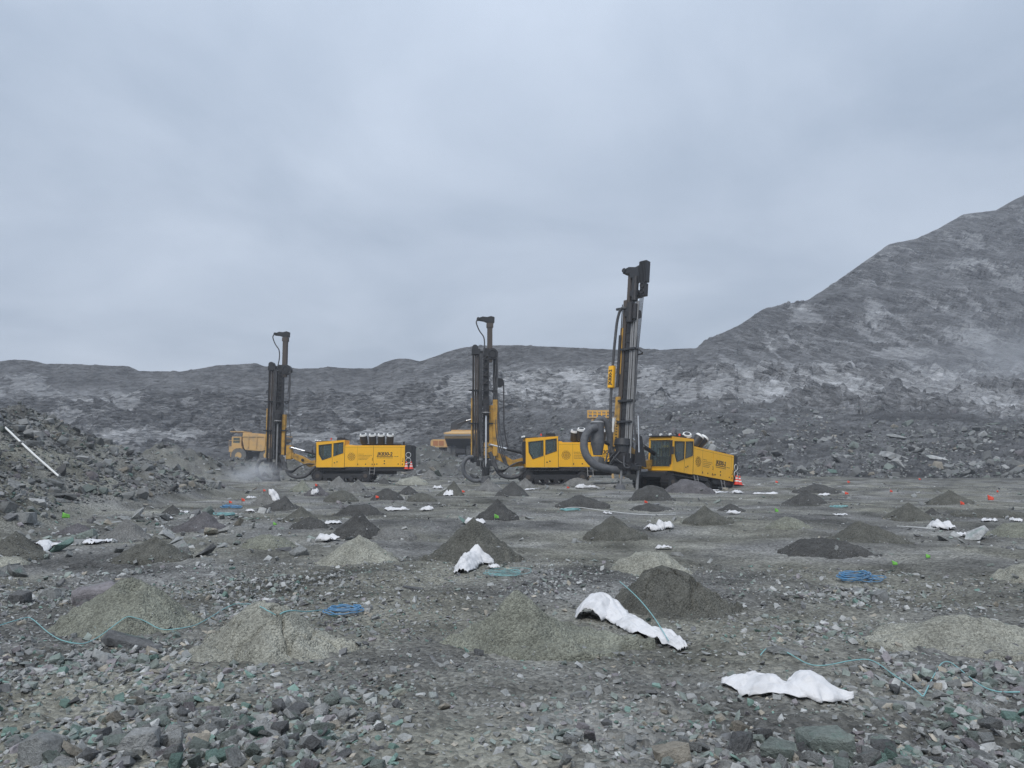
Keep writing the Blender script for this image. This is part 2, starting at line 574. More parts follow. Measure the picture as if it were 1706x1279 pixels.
def spline(pts, k=8):
    P = [np.array(p, float) for p in pts]
    P = [2 * P[0] - P[1]] + P + [2 * P[-1] - P[-2]]
    out = []
    for i in range(1, len(P) - 2):
        a, b_, c, d = P[i - 1:i + 3]
        for j in range(k):
            t = j / k
            out.append(.5 * (2 * b_ + (c - a) * t + (2 * a - 5 * b_ + 4 * c - d) * t * t + (3 * b_ - a - 3 * c + d) * t ** 3))
    out.append(P[-2])
    return [tuple(p) for p in out]


def text_obj(body, size, material, parent, M4, name='lettering', shear=0.15, offset=0.012):
    cu = bpy.data.curves.new('lettering', 'FONT')
    cu.body = body; cu.size = size; cu.shear = shear; cu.offset = offset
    cu.extrude = 0.002; cu.align_x = 'CENTER'; cu.align_y = 'CENTER'
    to = bpy.data.objects.new('lettering_source', cu)
    C.objects.link(to)
    dg = bpy.context.evaluated_depsgraph_get()
    me = bpy.data.meshes.new_from_object(to.evaluated_get(dg))
    bpy.data.objects.remove(to)
    me.transform(M4)
    me.materials.clear(); me.materials.append(material)
    o = bpy.data.objects.new(name, me)
    C.objects.link(o)
    o.parent = parent
    return o


# ================================================================== LARGE STRUCTURE
# ------------------------------------------------------------------ ground sheet (finer near the blast pattern)
ang = np.concatenate([np.linspace(-180, -48, 60, endpoint=False), np.linspace(-48, 48, 640, endpoint=False), np.linspace(48, 180, 60, endpoint=False)])
rad = np.concatenate([np.geomspace(0.25, 3.0, 22, endpoint=False), np.geomspace(3.0, 62, 390, endpoint=False), np.geomspace(62, 460, 90)])
A, RR = np.meshgrid(np.radians(ang), rad)
gx, gy = RR * np.sin(A), RR * np.cos(A)
gz = H(gx, gy)
gz = gz + 0.012 * fbm(gx / 0.07, gy / 0.07, 2, 31) * (1 - sstep(8, 16, RR))
gz = gz - 6.0 * sstep(150, 260, RR)                      # slips under the pit wall
tz = 0.84 + 0.42 * fbm(gx / 1.9, gy / 1.9, 5, 41, .62) + 0.26 * fbm(gx / 9, gy / 9, 2, 44)
tz = tz * (1 - .45 * sstep(66, 92, RR))
tz = np.clip(tz, 0.38, 1.6)
warm = np.clip(0.5 + fbm(gx / 3.7, gy / 3.7, 3, 47), 0, 1)
gt = np.stack([tz * (1.0 + .03 * warm), tz * (1.0 + .02 * warm), tz * (1.02 - .10 * warm)], -1)
V = np.stack([gx, gy, gz], -1).reshape(-1, 3)
F = grid_faces(len(rad), len(ang), True)[:, ::-1]
ground = np_obj('ground', V, F, M['ground'], gt.reshape(-1, 3), smooth=True)
tag(ground, kind='structure')

# ------------------------------------------------------------------ pit wall: muck slope, cliff band, upper dump and the hill on the right
crest = [(-900, 612), (-300, 606), (0, 602), (25, 599), (50, 600), (75, 606), (110, 606), (150, 608), (190, 609), (215, 610), (232, 618), (300, 619), (340, 613),
         (360, 609), (425, 605), (440, 610), (500, 614), (560, 613), (620, 614), (640, 604), (665, 597), (685, 598), (700, 602), (740, 588),
         (775, 578), (830, 575), (860, 575), (950, 579), (1020, 582), (1100, 583), (1160, 580), (1185, 562), (1230, 543), (1270, 515), (1300, 508),
         (1345, 500), (1380, 478), (1420, 450), (1482, 406), (1525, 398), (1560, 382), (1605, 357), (1640, 352), (1660, 350), (1685, 335), (1706, 325),
         (1900, 250), (2700, 120)]
# u : (d,v) of foot, muck top, cliff base, cliff top, upper base, upper middle ; d of crest
key = {
    -900: [(162, 0), (170, 757), (176, 748), (196, 664), (203, 655), (214, 628), 222],
    0:    [(162, 0), (170, 755), (176, 746), (194, 660), (202, 652), (212, 622), 220],
    232:  [(162, 0), (170, 755), (176, 748), (194, 655), (202, 648), (211, 628), 217],
    430:  [(162, 0), (170, 753), (176, 746), (194, 652), (202, 646), (211, 624), 217],
    620:  [(162, 0), (170, 748), (176, 738), (192, 655), (199, 650), (208, 630), 215],
    775:  [(160, 0), (168, 730), (173, 704), (186, 628), (192, 622), (205, 594), 212],
    830:  [(146, 0), (158, 710), (166, 690), (179, 623), (187, 617), (202, 591), 208],
    880:  [(126, 0), (148, 695), (159, 677), (173, 618), (182, 612), (199, 589), 205],
    940:  [(104, 0), (138, 692), (153, 674), (168, 617), (179, 611), (197, 590), 203],
    1020: [(86, 0), (130, 688), (149, 670), (164, 614), (178, 609), (195, 592), 201],
    1160: [(80, 0), (124, 690), (148, 668), (168, 613), (182, 607), (198, 590), 206],
    1270: [(77, 0), (118, 700), (142, 673), (170, 612), (190, 605), (214, 560), 236],
    1482: [(75, 0), (110, 712), (136, 680), (170, 612), (190, 603), (232, 505), 270],
    1706: [(74, 0), (108, 715), (134, 694), (170, 614), (190, 601), (242, 465), 292],
    2700: [(72, 0), (108, 715), (134, 694), (170, 614), (190, 601), (252, 360), 320],
}
ku = sorted(key)
cu_u = np.concatenate([np.linspace(-900, -60, 50, endpoint=False), np.linspace(-60, 1780, 640, endpoint=False), np.linspace(1780, 2700, 50)])
nrow = [70, 22, 110, 20, 60, 62, 10]
cr_v = np.interp(cu_u, [c[0] for c in crest], [c[1] for c in crest])
ctrl = []
for i in range(6):
    d = np.interp(cu_u, ku, [key[k][i][0] for k in ku]); v = np.interp(cu_u, ku, [key[k][i][1] for k in ku])
    if i == 0:
        v = 768 + (CAM_H + 0.9) / d * FPX
    ctrl.append((d, v))
cd = np.interp(cu_u, ku, [key[k][6] for k in ku])
ctrl.append((cd, cr_v))
pts = []
for d, v in ctrl:
    xc, yc = (cu_u - 853) / FPX, (639.5 - v) / FPX
    t = d / (CP - yc * SP)
    pts.append(np.stack([xc * t, d, CAM_H + (SP + yc * CP) * t], -1))
back = pts[-1].copy(); back[:, 1] += 70; back[:, 0] *= (back[:, 1] / pts[-1][:, 1]); back[:, 2] -= 14
pts.append(back)
rows, cliffw, upw, muckw = [], [], [], []
for i in range(7):
    k = nrow[i] + (1 if i == 6 else 0)
    for j in range(k):
        t = j / nrow[i]
        rows.append(pts[i] * (1 - t) + pts[i + 1] * t)
        cliffw.append(1.0 if i == 2 else (0.35 if i in (1, 3) else 0.0))
        muckw.append(1.0 if i < 2 else (1 - t if i == 2 and t < .15 else 0))
        upw.append(0 if i < 3 else (min(1, t * 3) if i == 4 else (1.0 if i == 5 else 0.2)))
W = np.array(rows)
cliffw = np.array(cliffw)[:, None]; upw = np.array(upw)[:, None]; muckw = np.array(muckw)[:, None]
# ragged boundary of the bands
arc = np.concatenate([[0], np.cumsum(np.hypot(np.diff(W[150, :, 0]), np.diff(W[150, :, 1])))])[None, :] + 0 * W[..., 0]
sl = np.cumsum(np.concatenate([np.zeros((1, W.shape[1])), np.linalg.norm(np.diff(W, axis=0), axis=-1)]), axis=0)
sl = sl - sl[92][None, :] + 60
U2 = np.broadcast_to(cu_u[None, :], arc.shape)
hillw = sstep(1130, 1330, U2)
cw = np.clip(cliffw + 0.9 * hillw * upw + 0.45 * upw * (1 - hillw) * 0, 0, 1)
cw = np.clip(cw * (0.65 + 0.9 * fbm(arc / 16, sl / 10, 3, 61)), 0, 1)
_ri = np.arange(len(rows))[:, None] + 0 * arc
face = sstep(82, 96, _ri + 16 * fbm(arc / 9, sl / 9, 3, 121)) * (1 - sstep(199, 205, _ri + 9 * fbm(arc / 8, sl * 0, 3, 122)))
cw = np.clip(np.maximum(cw * np.where(_ri > 202, 1, .5), face), 0, 1)
# normals
gu = np.gradient(W, axis=1); gv = np.gradient(W, axis=0)
nrm = np.cross(gu, gv); nrm /= np.linalg.norm(nrm, axis=-1, keepdims=True) + 1e-9
nrm = np.where((nrm[..., 1:2] > 0), -nrm, nrm)
# slanted strata on the hill, blocky joints on the cliff
al = R(43)
sa = arc * math.cos(al) - sl * math.sin(al); sb = arc * math.sin(al) + sl * math.cos(al)
q1 = np.where(hillw > .5, sa / 11, arc / 9.5); q2 = np.where(hillw > .5, sb / 3.8, sl / 7)
wx = 0.5 * fbm(arc / 6, sl / 6, 3, 62); wy = 0.5 * fbm(arc / 6, sl / 6, 3, 66)
f1, e1, r1, p1 = cells(q1 + wx, q2 + wy, 5)
f1b, e1b, r1b, p1b = cells(q1 * 2.6 + wx * 2, q2 * 2.6 + wy * 2, 6)
vp = 639.5 - FPX * (-(W[..., 1]) * SP + (W[..., 2] - CAM_H) * CP) / (W[..., 1] * CP + (W[..., 2] - CAM_H) * SP)
_pt = np.zeros_like(arc)
_w1 = .55 * fbm(arc / 5, sl / 4, 4, 101, .6)
for pu, pv_, ru, rv in ((215, 668, 34, 14), (200, 735, 48, 16), (290, 724, 60, 9), (120, 690, 40, 12), (50, 640, 40, 14), (770, 645, 42, 28), (868, 640, 55, 26), (945, 645, 45, 28), (1000, 660, 30, 14),
                        (1085, 640, 34, 32), (1135, 655, 30, 18), (1200, 652, 32, 22), (1275, 655, 50, 18), (1340, 525, 26, 17), (1455, 522, 17, 22), (1500, 590, 60, 10), (1560, 640, 80, 18),
                        (1620, 560, 40, 16), (1690, 470, 30, 14), (1600, 440, 36, 9), (640, 720, 60, 12), (520, 730, 50, 10), (1650, 665, 60, 14), (1400, 640, 50, 14), (480, 690, 40, 8)):
    dd = np.hypot((U2 - pu) / ru, (vp - pv_) / rv) + .7 * _w1 + .75 * (r1b - .5) + .35 * (r1 - .5)
    _pt = np.maximum(_pt, (1 - sstep(.93, 1.0, dd)) * (.62 + .5 * r1b))
_pr = np.random.default_rng(77)
for k in range(74):
    hill_ = k < 44
    pu = _pr.uniform(1190, 1730) if hill_ else _pr.uniform(-60, 760)
    lo = np.interp(pu, [c[0] for c in crest], [c[1] for c in crest]) + 22
    pv_ = _pr.uniform(lo, 668) if hill_ else _pr.uniform(lo + 22, 742)
    ru, rv = _pr.uniform(12, 38), _pr.uniform(2.5, 7)
    an = R(_pr.normal(27, 7)) if hill_ else R(_pr.normal(4, 6))
    du, dv = U2 - pu, vp - pv_
    dd = np.hypot((du * math.cos(an) + dv * math.sin(an)) / ru, (-du * math.sin(an) + dv * math.cos(an)) / rv) + .6 * _w1 + .6 * (r1b - .5)
    _pt = np.maximum(_pt, (1 - sstep(.85, 1.0, dd)) * _pr.uniform(.35, .95))
ridge = 1 - np.abs(fbm(arc / 11, sl / 13, 4, 70))
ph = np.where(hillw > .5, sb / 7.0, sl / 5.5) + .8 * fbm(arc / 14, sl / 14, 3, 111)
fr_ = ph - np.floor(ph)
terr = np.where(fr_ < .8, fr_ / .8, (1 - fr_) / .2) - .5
smooth_face = 1 - .6 * np.clip(_pt, 0, 1)
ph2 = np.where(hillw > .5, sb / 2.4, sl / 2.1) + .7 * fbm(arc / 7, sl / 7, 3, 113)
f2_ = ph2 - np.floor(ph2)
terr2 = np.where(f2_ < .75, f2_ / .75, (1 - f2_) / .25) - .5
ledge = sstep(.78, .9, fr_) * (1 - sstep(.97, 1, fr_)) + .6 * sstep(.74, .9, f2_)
disp = cw * smooth_face * (2.6 * terr + .9 * terr2 + 1.1 * p1 + .5 * p1b + 1.3 * (ridge - .7) + 0.7 * (r1 - .5) + .5 * fbm(arc / 2.2, sl / 1.6, 3, 73))
disp = disp + (1 - cw) * (0.55 * fbm(arc / 9, sl / 9, 4, 76) + .28 * fbm(arc / 1.7, sl / 1.7, 3, 79, .6))
disp = disp + (1 - cw) * upw * 0.8 * fbm(arc / 5, sl / 22, 3, 82)          # runnels in the dumped slope
fade = np.ones(len(rows)); ic = sum(nrow[:6]); fade[ic - 8:ic + 3] = np.concatenate([np.linspace(1, .25, 8), [.25, .25, .6]])
W = W + nrm * (disp * fade[:, None])[..., None]
W[0, :, 2] = np.minimum(W[0, :, 2], -0.6)
# albedo tone: dark loose muck, mid grey slope, pale fresh faces
mott = fbm(arc / 3.1, sl / 1.7, 4, 85, .6)
big = fbm(arc / 24, sl / 12, 3, 88)
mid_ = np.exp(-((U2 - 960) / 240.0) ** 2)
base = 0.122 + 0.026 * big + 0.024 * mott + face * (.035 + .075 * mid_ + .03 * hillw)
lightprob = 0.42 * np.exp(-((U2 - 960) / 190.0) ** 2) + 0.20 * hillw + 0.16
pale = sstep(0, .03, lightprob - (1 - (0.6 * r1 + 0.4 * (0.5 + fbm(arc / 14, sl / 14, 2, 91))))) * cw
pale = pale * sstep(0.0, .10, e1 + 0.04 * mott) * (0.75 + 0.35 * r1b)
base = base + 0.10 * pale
crack = (1 - sstep(0.0, 0.07, e1b)) * cw * 0.030 + (1 - sstep(0.0, 0.06, e1)) * cw * 0.03
streak = sstep(0.25, 0.7, fbm(sa / 14, sb / 1.6, 3, 94)) * cw * hillw * 0.09 + sstep(.3, .7, fbm(arc / 12, sl / 1.3, 3, 95)) * cw * (1 - hillw) * .06
base = np.clip(base - crack + streak - 0.022 * muckw - .012 * upw * (1 - cw), 0.05, 0.42)
wt = np.stack([base * 0.98, base * 1.0, base * 1.03], -1)
band = sstep(.05, .5, fbm(arc / 26, sl / 1.2, 4, 104, .6)) * (1 - hillw) + sstep(.05, .5, fbm(sa / 18, sb / 1.5, 4, 105, .6)) * hillw
dark = sstep(.0, .45, fbm(arc / 9, sl / 7, 4, 107, .6))
wallw = np.clip(cw + .4 * upw + .3 * (1 - muckw), 0, 1)
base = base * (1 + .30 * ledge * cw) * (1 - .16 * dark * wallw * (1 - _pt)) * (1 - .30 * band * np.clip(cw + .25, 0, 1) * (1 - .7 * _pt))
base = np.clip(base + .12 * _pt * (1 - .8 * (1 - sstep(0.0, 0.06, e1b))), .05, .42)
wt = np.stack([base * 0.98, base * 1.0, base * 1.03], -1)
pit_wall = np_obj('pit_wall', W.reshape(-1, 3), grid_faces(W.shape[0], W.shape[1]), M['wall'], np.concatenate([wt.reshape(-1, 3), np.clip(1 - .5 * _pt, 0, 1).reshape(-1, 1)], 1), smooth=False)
pit_wall.data.materials.append(M['wall_hill'])
_mi = np.zeros((W.shape[0] - 1, W.shape[1] - 1), np.int32)
_mi[95:, :] = ((hillw + .5 * fbm(arc / 12, sl / 12, 3, 131)) > .45)[95:-1, :-1]
pit_wall.data.polygons.foreach_set('material_index', _mi.ravel())
tag(pit_wall, kind='structure')
_wallrows, _wallU = W, cu_u


def muck_point(u, t):
    """place on the muck slope: photo column u, t 0 at the foot .. 1 at the bench."""
    j = np.interp(u, cu_u, np.arange(len(cu_u)))
    i = np.clip(t * 91, 0, 91)
    j0 = np.clip(np.floor(j).astype(int), 0, len(cu_u) - 2); i0 = np.clip(np.floor(i).astype(int), 0, 91)
    fj = (j - j0)[:, None]; fi = (i - i0)[:, None]
    return (W[i0, j0] * (1 - fj) + W[i0, j0 + 1] * fj) * (1 - fi) + (W[i0 + 1, j0] * (1 - fj) + W[i0 + 1, j0 + 1] * fj) * fi


# dark windrow of dumped dirt along the bench on the right
na, nb = 160, 22
tt = np.linspace(0, 1, na)
ctr = np.array([at(u, v, d) for u, v, d in zip(np.interp(tt, [0, .5, 1], [1370, 1500, 1650]), np.interp(tt, [0, .5, 1], [704, 703, 704]), np.interp(tt, [0, 1], [125, 121]))])
cs = np.linspace(-1, 1, nb)
hh = np.interp(tt, [0, .12, .35, .55, .75, .9, 1], [0, 1.3, 2.2, 1.7, 2.0, 1.5, 0])
DX = ctr[:, None, 0] + 0 * cs[None, :]
DY = ctr[:, None, 1] + 5.5 * cs[None, :]
DZ = ctr[:, None, 2] - .5 + hh[:, None] * (1 - np.abs(cs[None, :]) ** 1.6) * (1 + .25 * fbm(DX / 2.2, DY / 2.2, 3, 97)) + .22 * fbm(DX / .9, DY / .9, 3, 98) - 1.2 * (np.abs(cs[None, :]) > .95)
dr = np_obj('dirt_windrow', np.stack([DX, DY, DZ], -1).reshape(-1, 3), grid_faces(na, nb)[:, ::-1], M['wall'],
            np.full((na * nb, 3), 0.075) * np.array([.98, 1, 1.04]), smooth=False)
tag(dr, kind='structure')


# ================================================================== CUTTINGS PILES
def hitH(u, v, f=None, tmax=140.0):
    """where the line of sight through a photo pixel meets the ground."""
    f = f or H
    d = ray(u, v)
    ts = np.geomspace(2.0, tmax, 900)
    P = np.array([0, 0, CAM_H])[None, :] + ts[:, None] * d[None, :]
    below = P[:, 2] < f(P[:, 0], P[:, 1])
    if not below.any():
        return P[-1]
    k = int(np.argmax(below))
    a, b_ = ts[max(k - 1, 0)], ts[k]
    for _ in range(12):
        mth = .5 * (a + b_)
        p = np.array([0, 0, CAM_H]) + mth * d
        if p[2] < float(f(p[0:1], p[1:2])[0]): b_ = mth
        else: a = mth
    return np.array([0, 0, CAM_H]) + b_ * d


# u centre, u left, u right, v apex, v front toe, tone, shape (c cone, r round, l low, k cracked), label
MOUNDS = [
    (225, 108, 345, 962, 1062, 'olive', 'c', 'large smooth olive-grey sand cone at the left front with a cord at its foot'),
    (445, 335, 598, 1010, 1108, 'pale', 'kb', 'broad pale cracked sand pile with a thin cord over its crest, left front'),
    (845, 755, 1062, 1014, 1098, 'olive', 'w', 'wide olive sand pile under the long crumpled white bag'),
    (1580, 1430, 1790, 1034, 1096, 'pale', 'w', 'long low pale sand pile running out of the right edge'),
    (1105, 1005, 1220, 946, 1030, 'dolive', 'kb', 'dark olive pile split by deep cracks behind the long white bag'),
    (1080, 1003, 1145, 922, 962, 'pale', 'f', 'flat-topped pale sand pile behind the cracked dark pile'),
    (790, 712, 868, 864, 938, 'dolive', 'c', 'tall pointed dark grey cone with white scraps on its tip and at its foot'),
    (600, 532, 670, 894, 940, 'pale', 'c', 'pale grey sand cone in front of a darker cone, left of centre'),
    (655, 608, 692, 879, 898, 'grey', 'l', 'low grey sand apron between the pale cone and the pointed dark cone'),
    (600, 556, 640, 852, 896, 'dark', 'c', 'dark grey cone just behind the pale sand cone'),
    (450, 405, 492, 891, 916, 'olive', 'l', 'flat olive sand patch left of the small white bag'),
    (505, 472, 528, 844, 870, 'dolive', 'c', 'small olive cone with a crumbled right side left of the dark grey cone'),
    (520, 488, 552, 862, 882, 'dark', 'l', 'low dark crumbly pile below the small olive cone'),
    (480, 430, 498, 826, 851, 'dark', 'c', 'dark cone carrying a white scrap on its left shoulder'),
    (450, 425, 483, 813, 842, 'grey', 'c', 'grey cone below the dust hose of the left drill rig'),
    (505, 484, 522, 799, 819, 'olive', 'c', 'small olive cone in front of the tracks of the left drill rig, leftmost there'),
    (530, 510, 548, 807, 826, 'purple', 'c', 'small reddish-grey cone with a white scrap at its foot'),
    (565, 543, 586, 794, 813, 'grey', 'c', 'grey cone covering the front of the left rig\'s crawler track'),
    (597, 580, 616, 799, 819, 'grey', 'c', 'small pointed grey cone before the middle of the left rig\'s track'),
    (570, 543, 597, 817, 836, 'dolive', 'r', 'rounded dark pile left of the standing orange marker'),
    (645, 619, 672, 814, 833, 'dark', 'r', 'rounded dark pile just right of the standing orange marker'),
    (681, 664, 697, 809, 824, 'dark', 'c', 'small dark cone behind the rounded dark pile by the orange marker'),
    (690, 658, 713, 794, 808, 'pale', 'l', 'low pale sand pile behind the rear of the left drill rig'),
    (640, 628, 652, 796, 806, 'dark', 'c', 'tiny dark cone under the tail of the left drill rig'),
    (716, 699, 732, 782, 798, 'grey', 'c', 'far grey cone between the left and middle drill rigs'),
    (702, 678, 728, 821, 836, 'dolive', 'r', 'low dark greenish pile right of centre-left with white scraps beyond'),
    (605, 563, 640, 841, 859, 'dark', 'f', 'flat dark pile behind the dark grey cone'),
    (757, 729, 774, 802, 826, 'dolive', 'c', 'olive cone with a white bag on its left flank, orange marker right'),
    (815, 788, 837, 798, 819, 'grey', 'c', 'grey cone left of the dark cone in front of the middle drill rig'),
    (855, 824, 882, 802, 826, 'dark', 'c', 'dark cone with a white streak down its tip before the middle drill rig'),
    (830, 795, 862, 832, 866, 'dark', 'c', 'dark cone behind the lime green marker in mid-field'),
    (875, 857, 892, 796, 813, 'grey', 'c', 'grey cone against the front track of the middle drill rig'),
    (966, 929, 1010, 826, 848, 'dark', 'r', 'smooth rounded blackish heap right of centre with a thin cord before it'),
    (960, 942, 986, 796, 809, 'grey', 'r', 'small grey heap with a red marker at its left foot'),
    (1085, 1046, 1122, 809, 834, 'dark', 'r', 'smooth black heap left below the cab of the right drill rig'),
    (1140, 1108, 1192, 799, 822, 'purple', 'r', 'reddish dark heap against the side of the right drill rig'),
    (1077, 1048, 1118, 839, 851, 'dark', 'l', 'very low dark heap with a red marker on top'),
    (1018, 976, 1070, 858, 901, 'dolive', 'c', 'knobbly dark cone in the middle of the field beyond the flat pale pile'),
    (1172, 1137, 1214, 844, 876, 'dolive', 'c', 'neat dark olive cone right of the white knotted bag'),
    (1215, 1194, 1238, 839, 853, 'dark', 'c', 'small dark heap just behind the neat dark olive cone'),
    (1340, 1304, 1378, 816, 841, 'dark', 'c', 'dark cone standing before a long dark heap right of the right rig'),
    (1357, 1324, 1397, 807, 821, 'dark', 'l', 'long dark heap behind a dark cone right of the right rig'),
    (1510, 1472, 1552, 839, 869, 'dolive', 'c', 'neat dark cone on the right with a small heap at its right side'),
    (1548, 1533, 1564, 846, 858, 'dark', 'c', 'small dark heap at the right side of the neat dark cone'),
    (1578, 1545, 1612, 817, 841, 'dolive', 'c', 'far right dark cone with a red marker at its right foot'),
    (1430, 1378, 1502, 867, 905, 'dolive', 'c', 'large dark pile with a notched crest, right of centre'),
    (1365, 1295, 1445, 898, 930, 'dark', 'r', 'dark lobe spread in front of the large notched pile'),
    (1310, 1272, 1347, 862, 882, 'olive', 'l', 'low olive sand mound left of the large notched pile'),
    (1690, 1640, 1740, 870, 896, 'olive', 'l', 'low olive mound at the right edge, upper one'),
    (1640, 1590, 1702, 849, 864, 'dolive', 'l', 'low wide dark mound near the right edge in the distance'),
    (1705, 1650, 1770, 938, 972, 'pale', 'l', 'pale low mound cut by the right edge'),
    (35, -28, 82, 886, 940, 'dolive', 'c', 'dark olive cone at the left edge with a white scrap on its right shoulder'),
    (20, -18, 58, 927, 948, 'pale', 'r', 'small pale sand heap at the left edge before the dark olive cone'),
    (135, 103, 162, 872, 891, 'purple', 'c', 'low purplish heap below the lime green marker on the left'),
    (215, 173, 258, 866, 903, 'grey', 'c', 'grey-green cone among blocks, left, behind the dark olive one'),
    (265, 203, 318, 894, 938, 'dolive', 'c', 'dark olive cone among blocks, left of the pale sand cone'),
    (345, 293, 380, 852, 886, 'purple', 'c', 'purplish dark cone right of the rock bank'),
    (291, 273, 309, 841, 859, 'dark', 'c', 'small dark heap at the foot of the rock bank'),
]
_mounds = []
for i, (uc, u0, u1, va, vb, tone, shp, lab) in enumerate(MOUNDS):
    toe = hitH(uc, vb)
    d0 = toe[1]
    half = (u1 - u0) / 2 / FPX * d0
    rx = half * 1.10
    ry = rx * (0.62 if shp in ('w',) else (0.8 if shp[0] in 'lf' else 0.92))
    cy = d0 + ry * 0.9
    rx *= cy / d0
    cx = (0.5 * (u0 + u1) - 853) / FPX * cy / (CP + .1 * SP)
    ax = (uc - 0.5 * (u0 + u1)) / FPX * cy
    zt = at(uc, va, cy)[2]
    h0 = H1(cx, cy)
    hgt = max(zt - h0, 0.10) * (1.08 if shp[0] == 'c' else (1.45 if shp[0] == 'w' else 1.0))
    _mounds.append(dict(cx=cx, cy=cy, rx=rx, ry=ry, h=hgt, z=h0, tone=tone, shp=shp, seed=100 + i * 3, ax=ax, lab=lab))


def mound_h(m, x, y):
    """height of one pile above the ground datum (negative outside)."""
    q = np.clip(1 - ((y - m['cy']) / m['ry']) ** 2, 0, 1)
    px = (x - m['cx']) / m['rx']; py = (y - m['cy']) / m['ry']
    apx = m['ax'] / m['rx']
    r0 = np.hypot(px, py)
    px = px - apx * np.clip(1 - r0, 0, 1)
    sd_ = m['seed']
    r = np.hypot(px, py) * (1 + sstep(.05, .6, r0) * (0.20 * perlin(1.6 * px + sd_, 1.6 * py, sd_ % 50) + .11 * perlin(4.3 * px + sd_, 4.3 * py, sd_ % 47) + .05 * perlin(11 * px, 11 * py + sd_, 3)))
    s = m['shp']
    if s[0] == 'c':
        p = np.sqrt(np.clip(1 - r, 0, 1) ** 2 + .0009) - .03
        p = 1.03 * p ** (1.02 + .14 * ((sd_ % 7) / 7))
        if sd_ % 5 == 0:                       # slumped crater at the collar of the hole
            p = p - .20 * np.exp(-((px - .06) ** 2 + (py + .10) ** 2) / .012)
        ga_ = np.arctan2(py, px)
        p = p * (1 - .09 * sstep(.2, .8, r) * np.abs(perlin(ga_ * 2.1 + sd_, r * 1.2, 21)))
    elif s[0] == 'r':
        p = np.clip(1 - r * r, 0, 1) ** 1.15
    elif s[0] == 'l':
        p = np.clip(1 - r * r, 0, 1) ** 1.4
    elif s[0] == 'f':
        p = sstep(0, .75, 1 - r)
    elif s[0] == 'w':
        p = np.clip(1 - r, 0, 1); p = 1.15 * sstep(0, 1.25, p) * (1 - .16 * px)
        p = p + .18 * np.exp(-((px + .45) ** 2 + (py) ** 2) / .05) * (1 - r.clip(0, 1)) * 0.6
    else:
        p = 1.04 * sstep(0, 0.95, 1 - r)
    h = m['h'] * p
    k = m['rx']
    env = sstep(0, .15, 1 - r)
    h = h + env * (0.050 * k * fbm(x / k * 2.6 + m['seed'], y / k * 2.6, 4, m['seed'] % 40, .55))
    if 'k' in s:
        e = cells(x / k * 2.3 + .35 * perlin(x / k * 5, y / k * 5, 7), y / k * 1.6, m['seed'] % 30)[1]
        h = h - env * 0.10 * k * (1 - sstep(0.0, 0.09, e)) * sstep(.05, .3, p)
        h = h + env * .05 * k * cells(x / k * 2.3, y / k * 1.6, m['seed'] % 30)[3]
    return h, r


def HM(x, y):
    """ground with the piles on it."""
    x = np.asarray(x, float); y = np.asarray(y, float)
    z = H(x, y)
    for m in _mounds:
        k = (np.abs(x - m['cx']) < m['rx'] * 1.3) & (np.abs(y - m['cy']) < m['ry'] * 1.3)
        if k.any():
            h, r = mound_h(m, x[k], y[k])
            zz = m['z'] + h
            z[k] = np.where(r < 1.0, np.maximum(z[k], zz), z[k])
    return z


def HM1(x, y):
    return float(HM(np.array([x]), np.array([y]))[0])


for m in _mounds:
    app = m['rx'] / m['cy']
    nr_, na_ = (72, 180) if app > .055 else ((34, 90) if app > .025 else (18, 48))
    rr = np.linspace(0, 1.12, nr_)[:, None]; th = np.linspace(0, 2 * math.pi, na_, endpoint=False)[None, :]
    X = m['cx'] + m['rx'] * rr * np.cos(th); Y = m['cy'] + m['ry'] * rr * np.sin(th)
    h, r = mound_h(m, X, Y)
    Z = m['z'] + h
    Z = np.where(r > 0.93, np.minimum(Z, H(X, Y) + .05 * m['h'] * np.clip(1 - r, -1, 1) * 10 - 0.02), Z)
    Z = np.where(rr > 1.05, H(X, Y) - .12, Z)
    base = empty('drill_cuttings_pile', (m['cx'], m['cy'], m['z'])) if False else None
    V = np.stack([X - m['cx'], Y - m['cy'], Z - m['z']], -1).reshape(-1, 3)
    o = np_obj('drill_cuttings_pile', V, grid_faces(nr_, na_, True), M[m['tone']], smooth=True)
    o.location = (m['cx'], m['cy'], m['z'])
    tag(o, m['lab'], 'sand pile', 'piles of drill cuttings over the blast field')

# ================================================================== ROCKS
def rock_shape(seed, kind):
    r = np.random.default_rng(seed)
    ext = {'slab': (1.0, .72, .26), 'block': (.85, .72, .58), 'wedge': (1.0, .66, .45), 'chip': (1.0, .6, .3)}[kind]
    P = []
    for sx in (-1, 1):
        for sy in (-1, 1):
            for sz in (-1, 1):
                k = r.uniform(.38, 1.0, 3)
                P.append([sx * k[0], sy * k[1], sz * k[2]])
    for _ in range({'slab': 7, 'block': 8, 'wedge': 5, 'chip': 1}[kind]):
        q = r.normal(size=3); q /= np.abs(q).max(); P.append(q * r.uniform(.85, 1.0))
    P = np.array(P)
    if kind == 'wedge':
        P[P[:, 0] > 0, 2] *= r.uniform(.1, .4)
    if kind == 'chip':
        P = P[r.permutation(len(P))[:7]]
    P = P * np.array(ext) * .5
    P[:, 0] += .35 * P[:, 1] * r.uniform(-1, 1)
    bm = bmesh.new()
    for p in P: bm.verts.new(p)
    bmesh.ops.convex_hull(bm, input=bm.verts)
    for v in [v for v in bm.verts if not v.link_faces]: bm.verts.remove(v)
    bmesh.ops.triangulate(bm, faces=bm.faces)
    bm.verts.index_update()
    V = np.array([v.co[:] for v in bm.verts]); T = np.array([[v.index for v in f.verts] for f in bm.faces])
    bm.free()
    return V, T


